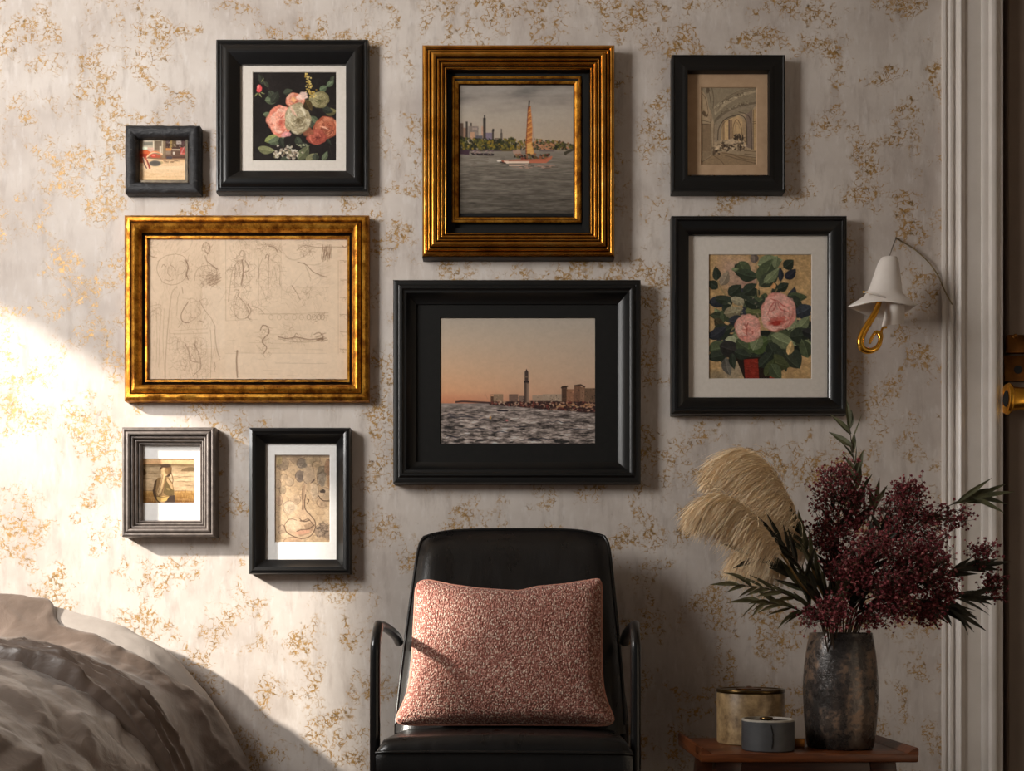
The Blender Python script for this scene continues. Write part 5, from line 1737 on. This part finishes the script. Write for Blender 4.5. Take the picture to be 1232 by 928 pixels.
blossom_spray('small burgundy flower cluster over the left lip of the vase', [(1000, 750, -.56), (998, 735, -.59), (1000, 728, -.60)],
              [(1003, 735, -.60, 22, 22, .75), (978, 742, -.58, 16, 14, .25)], 230)


def plume(label, axis, n, length, hang, seed, thick=1.0, y_spread=.028, tail=.25):
    """pampas plume: fine hairs hanging off a curved stalk"""
    r = random.Random(seed)
    root = thing('pampas_stem', label, 'pampas grass', tuple(VM), group='pampas grass in the vase')
    pts = [Q(*p) for p in axis]
    P = spline([VM + Vector((r.uniform(-.02, .0), r.uniform(-.02, .02), -.18))] + pts, 14)
    MB().tube(P, [.003 * (1 - .75 * i / len(P)) for i in range(len(P))], 8).build('stalk', M['stem_straw'], root, smooth=80)
    i_s = int(len(P) * tail)
    A_ = P[i_s:]
    m_ = len(A_) - 1
    vs, fs = [], []
    for h in range(n):
        t = r.random() ** .85 if h % 28 == 0 else min(1, max(0, t0_ + r.gauss(0, .035)))
        if h % 28 == 0:
            t0_ = t
        k = t * m_
        i0 = min(int(k), m_ - 1)
        p = A_[i0].lerp(A_[i0 + 1], k - i0)
        tg = (A_[min(i0 + 2, m_)] - A_[max(i0 - 1, 0)]).normalized()
        if h % 28 == 0:
            cl = (r.gauss(0, .22), r.gauss(0, .30), r.gauss(0, .22), r.uniform(.75, 1.15))
        env = math.sin(math.pi * min(1, .22 + t * .70)) ** .6
        L = length * env * cl[3] * r.uniform(.5, 1.1)
        d = tg * r.uniform(.5, 1.1) + Vector((hang[0] * r.uniform(.2, 1.1) + cl[0], r.uniform(-.5, .5) + cl[1], hang[1] * r.uniform(-.1, .9) + cl[2]))
        d.normalize()
        p = p + Vector((r.gauss(0, .002), r.gauss(0, .004), r.gauss(0, .002)))
        g = Vector((hang[0], 0, hang[1])).normalized()
        seg = 6
        wdt = r.uniform(.0007, .0013) * thick
        pr_ = p
        b0 = len(vs)
        sidev = Vector((r.gauss(0, 1), r.gauss(0, .4), r.gauss(0, 1))).normalized()
        for s_ in range(seg + 1):
            q = s_ / seg
            ww = wdt * (1 - q * .75)
            vs.append(pr_ - sidev * ww)
            vs.append(pr_ + sidev * ww)
            d = (d + g * (.30 * r.uniform(.6, 1.3)) + Vector((r.gauss(0, .06), r.gauss(0, .06), r.gauss(0, .06)))).normalized()
            pr_ = pr_ + d * (L / seg)
        for s_ in range(seg):
            b = b0 + 2 * s_
            fs.append((b, b + 1, b + 3, b + 2))
    obj('plume', vs, fs, M['pampas'], root, smooth=179)
    return root


plume('upper pampas plume arching left, tallest of the cream plumes', [(1000, 748, -.50), (982, 700, -.52), (966, 650, -.53), (950, 604, -.54), (926, 565, -.55), (903, 545, -.55), (884, 547, -.55), (872, 556, -.55)], 11000, .128, (-.50, -.85), 1, tail=.42)
plume('lower pampas plume arching left in front of the tallest one, reaching furthest left', [(996, 748, -.53), (965, 705, -.58), (932, 655, -.61), (905, 620, -.62), (878, 600, -.63), (855, 601, -.63), (838, 611, -.63)], 10000, .105, (-.3, -.95), 2, tail=.40)
plume('small pampas plume tucked between the two large ones', [(1000, 745, -.48), (985, 705, -.49), (970, 660, -.50), (955, 630, -.50), (935, 615, -.50), (916, 622, -.50)], 5000, .10, (-.25, -.95), 3, tail=.48)
plume('short pampas plume low behind the dark strap leaves', [(992, 745, -.46), (960, 705, -.47), (930, 675, -.48), (905, 662, -.48), (888, 668, -.48)], 4200, .095, (-.2, -1), 4, tail=.48)

# ------------------------------------------------------------------ wall lamp
LV = (1000, 260, 3.569)


def L_(zx, zy, y):
    return W(LV[0] + zx / LV[2], LV[1] + zy / LV[2], y + D)


LY = -.10
tc = L_(248, 180, LY)
root = thing('wall_lamp', 'white bell shaped wall lamp with curled gold hook beside the casing', 'lamp', (tc.x, 0, tc.z))
# bell shade: each row a ring; front slit lets the hook show
rows = [(176, 236, 262), (182, 218, 279), (200, 206, 286), (230, 195, 290), (265, 183, 293), (300, 171, 297), (330, 158, 301), (350, 140, 312), (366, 118, 330), (380, 98, 346), (394, 82, 360), (402, 76, 366)]
mb = MB()
NQ = 64
ring = []
for ri, (zy, l, r_) in enumerate(rows):
    a, b = L_(l, zy, LY), L_(r_, zy, LY)
    c = (a + b) / 2
    rad = (b.x - a.x) / 2
    fl = max(0, (ri - 5) / 6)
    vs = []
    for j in range(NQ):
        q = 2 * math.pi * j / NQ
        # lip: left side tips up, petal notch at the front right
        x, y = math.cos(q), math.sin(q)
        dz = fl * fl * (.010 * x * x - .002 * max(0, -y) + .006 * math.sin(3 * q + .6) - .024 * max(0, x) ** 2 * max(0, y))
        yy = c.y + rad * y * (.62 if fl > 0 else .8)
        vs.append((c.x + rad * x, min(yy, -.004), c.z + dz))
    ring.append(vs)
allv = [v for rr in ring for v in rr]
fs = [(i * NQ + j, i * NQ + (j + 1) % NQ, (i + 1) * NQ + (j + 1) % NQ, (i + 1) * NQ + j) for i in range(len(rows) - 1) for j in range(NQ)]
fs.append(tuple(range(NQ)))
sh = obj('shade', allv, fs, M['shade'], root, smooth=60)
sm = sh.modifiers.new('thick', 'SOLIDIFY')
sm.thickness = .0022
# hanging flap of the petal and collar band
m = MB()


def flap(u, v):
    x0_, x1_ = 243 + 2 * v - 28 * v, 318 - 4 * v + 0 * u
    zy = 352 + (8 * u) + v * (122 + 8 * u - 30 * u)
    p = L_(x0_ + (x1_ - x0_) * u, zy, LY - .028 - .014 * math.sin(u * math.pi) - .004 * v)
    return p


m.grid(flap, 12, 10)
f_ = m.build('shade_flap', M['shade'], sh, smooth=80)
m = MB()
m.tube(spline([L_(142, 330, LY - .03), L_(158, 326, LY - .045), L_(190, 336, LY - .052), L_(225, 348, LY - .05), L_(255, 356, LY - .04)], 6), [.0012] + [.0022] * 23 + [.001], 8)
m.build('shade_seam', M['shade'], sh, smooth=80)
MB().tube([L_(136, 326, LY - .028), L_(158, 328, LY - .036)], .0022, 8).build('pin', M['brass'], root, smooth=60)
# hook
hk = spline([L_(226, 322, LY - .006), L_(208, 364, LY - .036), L_(188, 415, LY - .062), L_(160, 462, LY - .066), L_(136, 505, LY - .066), L_(125, 540, LY - .066), L_(135, 570, LY - .066), L_(165, 580, LY - .066), L_(196, 566, LY - .066), L_(211, 535, LY - .066), L_(207, 508, LY - .064), L_(193, 500, LY - .062), L_(176, 520, LY - .060), L_(165, 548, LY - .060)], 8)
n_ = len(hk)
MB().tube(hk, [(.0062 + .0032 * math.sin(min(1, i / n_ * 1.5) * math.pi)) * (1 if i < n_ * .75 else 1 - .45 * (i / n_ - .75) / .25) for i in range(n_)], 18).build('hook', M['brass'], root, smooth=80)
MB().tube(spline([L_(214, 545, LY - .064), L_(218, 520, LY - .062), L_(216, 496, LY - .058), L_(222, 482, LY - .052), L_(236, 478, LY - .045)], 6), .0034, 12).build('hook_tip', M['brass'], root, smooth=80)
# wire and cord
MB().tube(spline([L_(246, 182, LY), L_(252, 168, LY), L_(262, 138, LY + .02), L_(274, 106, LY + .06), L_(279, 96, -.006)], 6), .0013, 8).build('wire', M['wire'], root, smooth=80)
MB().tube([L_(279, 96, -.001), L_(279, 96, -.014)], .003, 10).build('nail', M['wire'], root, smooth=60)
MB().tube(spline([L_(276, 92, -.010), L_(300, 108, -.009), L_(345, 134, -.008), L_(390, 170, -.008), L_(430, 212, -.008), L_(462, 262, -.010), L_(478, 300, -.024), L_(496, 338, -.028), L_(512, 366, -.030), L_(520, 380, -.026)], 8), .0019, 8).build('cord', M['cord'], root, smooth=80)
m = MB().lathe([(0, 0), (.011, .001), (.016, .01), (.017, .02), (.012, .034), (0, .038)], n=24)
bc = L_(252, 345, LY - .01)
m.v = [(bc.x + x, bc.y + y * .8, bc.z + .01 + z) for x, y, z in m.v]
m.build('lamp_holder', M['shade'], sh, smooth=60)

# ------------------------------------------------------------------ bed
REAR = [(-2.34, .75), (-1.7, .765), (-1.36, .765), (-1.2, .742), (-1.06, .695), (-.935, .622), (-.838, .525), (-.762, .405), (-.712, .28), (-.688, .15), (-.68, .03)]
FRONT = [(-2.34, .62), (-1.7, .64), (-1.36, .64), (-1.2, .625), (-1.07, .59), (-.955, .53), (-.872, .445), (-.812, .335), (-.78, .22), (-.765, .10), (-.76, .03)]


def ease(a, b, x):
    t = min(1, max(0, (x - a) / (b - a)))
    return t * t * (3 - 2 * t)


def prof_at(u, k):
    """point on the section; k 0 = by the wall, 1 = towards the viewer"""
    A_ = RS[0]
    B_ = RS[1]
    q = u * (len(A_) - 1)
    i = min(int(q), len(A_) - 2)
    a = A_[i].lerp(A_[i + 1], q - i)
    b = B_[i].lerp(B_[i + 1], q - i)
    return a.lerp(b, k)


RS = [spline([(x, 0, z) for x, z in pl], 10) for pl in (REAR, FRONT)]


def fbm(p, o=4):
    return mnoise.fractal(p, .9, 2.0, o)


BED = thing('bed', 'bed in the lower left corner with pale fitted sheet', 'bed', (-1.5, -1.1, 0))
MB().bevelbox((-2.3, -2.1, .0), (-.80, -.14, .26), .02).build('bed_base', M['plaster'], BED, smooth=40)
MB().bevelbox((-2.3, -2.0, .262), (-1.02, -.30, .40), .05, 4).build('mattress', M['sheet'], BED, smooth=50)


def sheet_pt(u, v):
    y = -.045 - v * .24
    p = prof_at(.12 + u * .86, ease(.045, .23, -y))
    e = .010 if v > .03 else 0
    w_ = .006 * fbm(Vector((p.x * 4, y * 10, p.z * 4)))
    sh_ = .02 * max(0, 1 - v / .10) ** 2 + .012 * ease(.25, .6, v)
    return (p.x - sh_ + w_, y, p.z - sh_ + w_)


mb = MB().grid(sheet_pt, 120, 40)
mb.build('fitted_sheet', M['sheet'], BED, smooth=179)


def norm_at(u):
    a, b = prof_at(max(0, u - .01), .3), prof_at(min(1, u + .01), .3)
    t = (b - a).normalized()
    return Vector((-t.z, 0, t.x)) * (1 if t.x >= 0 or True else -1)


def throw_pt(u, v):
    ys = -.128 + .062 * ease(.42, .72, u) + .012 * math.sin(u * 9) + .07 * ease(.30, .24, u)
    ye = -.56
    y = ys + (ye - ys) * v
    k = ease(.045, .23, -y)
    p = prof_at(u, k)
    nn = norm_at(u)
    q = Vector((p.x * 3, y * 3, p.z * 3))
    # drawn folds that run round the bed, gathered tightly toward the front
    wq = 1.6 * fbm(q * .8) + .9 * math.sin(u * 5.5) + .5 * fbm(q * 3)
    ph = v * 21 + wq
    gat = ease(.42, .62, v)
    sharp = (1 - abs(math.sin(ph))) ** 1.5
    h = .026 * gat * sharp * (.55 + .6 * abs(fbm(q * 2.3))) + .010 * (1 - gat) * (1 - abs(math.sin(v * 7 + wq * .8))) ** 2 + .014 * fbm(q * 1.3 + Vector((5, 1, 2))) + .010
    h += .010 * ease(.30, .10, u) * math.exp(-((v - .12) / .14) ** 2)
    h += .012 * gat
    # sharp crumples, mostly on the upper left
    cr = .5 - abs(mnoise.noise(Vector((p.x * 9, y * 16, p.z * 9)) + Vector((wq, 0, 0)) * .4))
    h += .014 * ease(.62, .30, u) * max(0, cr) * (.4 + .6 * gat) * 2
    r0 = max(0, 1 - v / .06)
    r1 = max(0, (v - .95) / .05)
    h -= .022 * r0 * r0 + .05 * r1 * r1
    return (p.x + nn.x * h, y, max(.02, p.z + nn.z * h))


mb = MB().grid(throw_pt, 240, 130)
o = mb.build('blanket', M['throw'], None, smooth=179)
tag(o, 'brown satin blanket bunched in folds across the bed near the wall', 'blanket')


def duvet_pt(u, v):
    y = -.46 - v * 1.50
    p = prof_at(u, 1)
    p.z -= .06 * min(1, (-y - .46) / .8) * (1 if p.z > .3 else p.z / .3)
    nn = norm_at(u)
    q = Vector((p.x, y, p.z))
    qw = q + Vector((.06 * fbm(q * 2.2), .06 * fbm(q * 2.2 + Vector((9, 0, 0))), 0))
    puff = .03 * math.sin(min(1, v * 4) * math.pi / 2)
    cells = mnoise.voronoi(qw * 6.5)[0]
    cr = (cells[1] - cells[0]) * .022 + (.5 - abs(mnoise.noise(qw * 3.4))) * .030 + (.5 - abs(mnoise.noise(qw * 8.5 + Vector((3, 4, 5))))) * .016
    h = puff + cr - .012 + .003 * fbm(q * 14)
    r0 = max(0, 1 - v / .05)
    h -= .055 * r0 * r0
    return (p.x + nn.x * h, y, max(.02, p.z + nn.z * h - .012))


mb = MB().grid(duvet_pt, 220, 200)
o = mb.build('duvet', M['duvet'], None, smooth=179)
tag(o, 'shiny grey crumpled duvet at the front of the bed', 'duvet')

# ------------------------------------------------------------------ light
sun = bpy.data.lights.new('sun', 'SUN')
sun.energy = E['sun']
sun.angle = math.radians(2.6)
sun.color = (1, .93, .82)
so = bpy.data.objects.new('sun', sun)
COL.objects.link(so)
so.rotation_euler = Vector(SUND).to_track_quat('-Z', 'Y').to_euler()
so.location = (-4, -2, 4)


def area(name, loc, tgt, size, e, col=(1, 1, 1), sy=None, spread=180):
    l = bpy.data.lights.new(name, 'AREA')
    l.energy = e
    l.color = col
    l.shape = 'RECTANGLE'
    l.size = size
    l.size_y = sy or size
    l.spread = math.radians(spread)
    o = bpy.data.objects.new(name, l)
    COL.objects.link(o)
    o.location = loc
    o.rotation_euler = (Vector(tgt) - Vector(loc)).to_track_quat('-Z', 'Y').to_euler()
    return o


area('window_light', (-2.3, -1.6, 2.15), (-.3, 0, 2.0), .8, E['win'], (1, .975, .94), 1.2, 135)
if E['fill']:
    area('room_light', (.6, -3.9, 2.3), (0, 0, 1.2), 1.6, E['fill'], (1, .93, .86))
w = bpy.data.worlds.new('room')
S.world = w
w.use_nodes = True
w.node_tree.nodes['Background'].inputs[0].default_value = (.95, .9, .85, 1)
w.node_tree.nodes['Background'].inputs[1].default_value = E['world']

# ------------------------------------------------------------------ camera
cam = bpy.data.cameras.new('camera')
cam.sensor_width = 36
cam.lens = 36 * F / 1232
cam.shift_y = (HZ - 464) / 1232
co = bpy.data.objects.new('camera', cam)
COL.objects.link(co)
co.location = (0, -D, CZ)
co.rotation_euler = (math.pi / 2, 0, 0)
S.camera = co
S.view_settings.view_transform = 'Standard'
S.view_settings.look = 'None'
S.cycles.use_denoising = True
S.cycles.max_bounces = 6
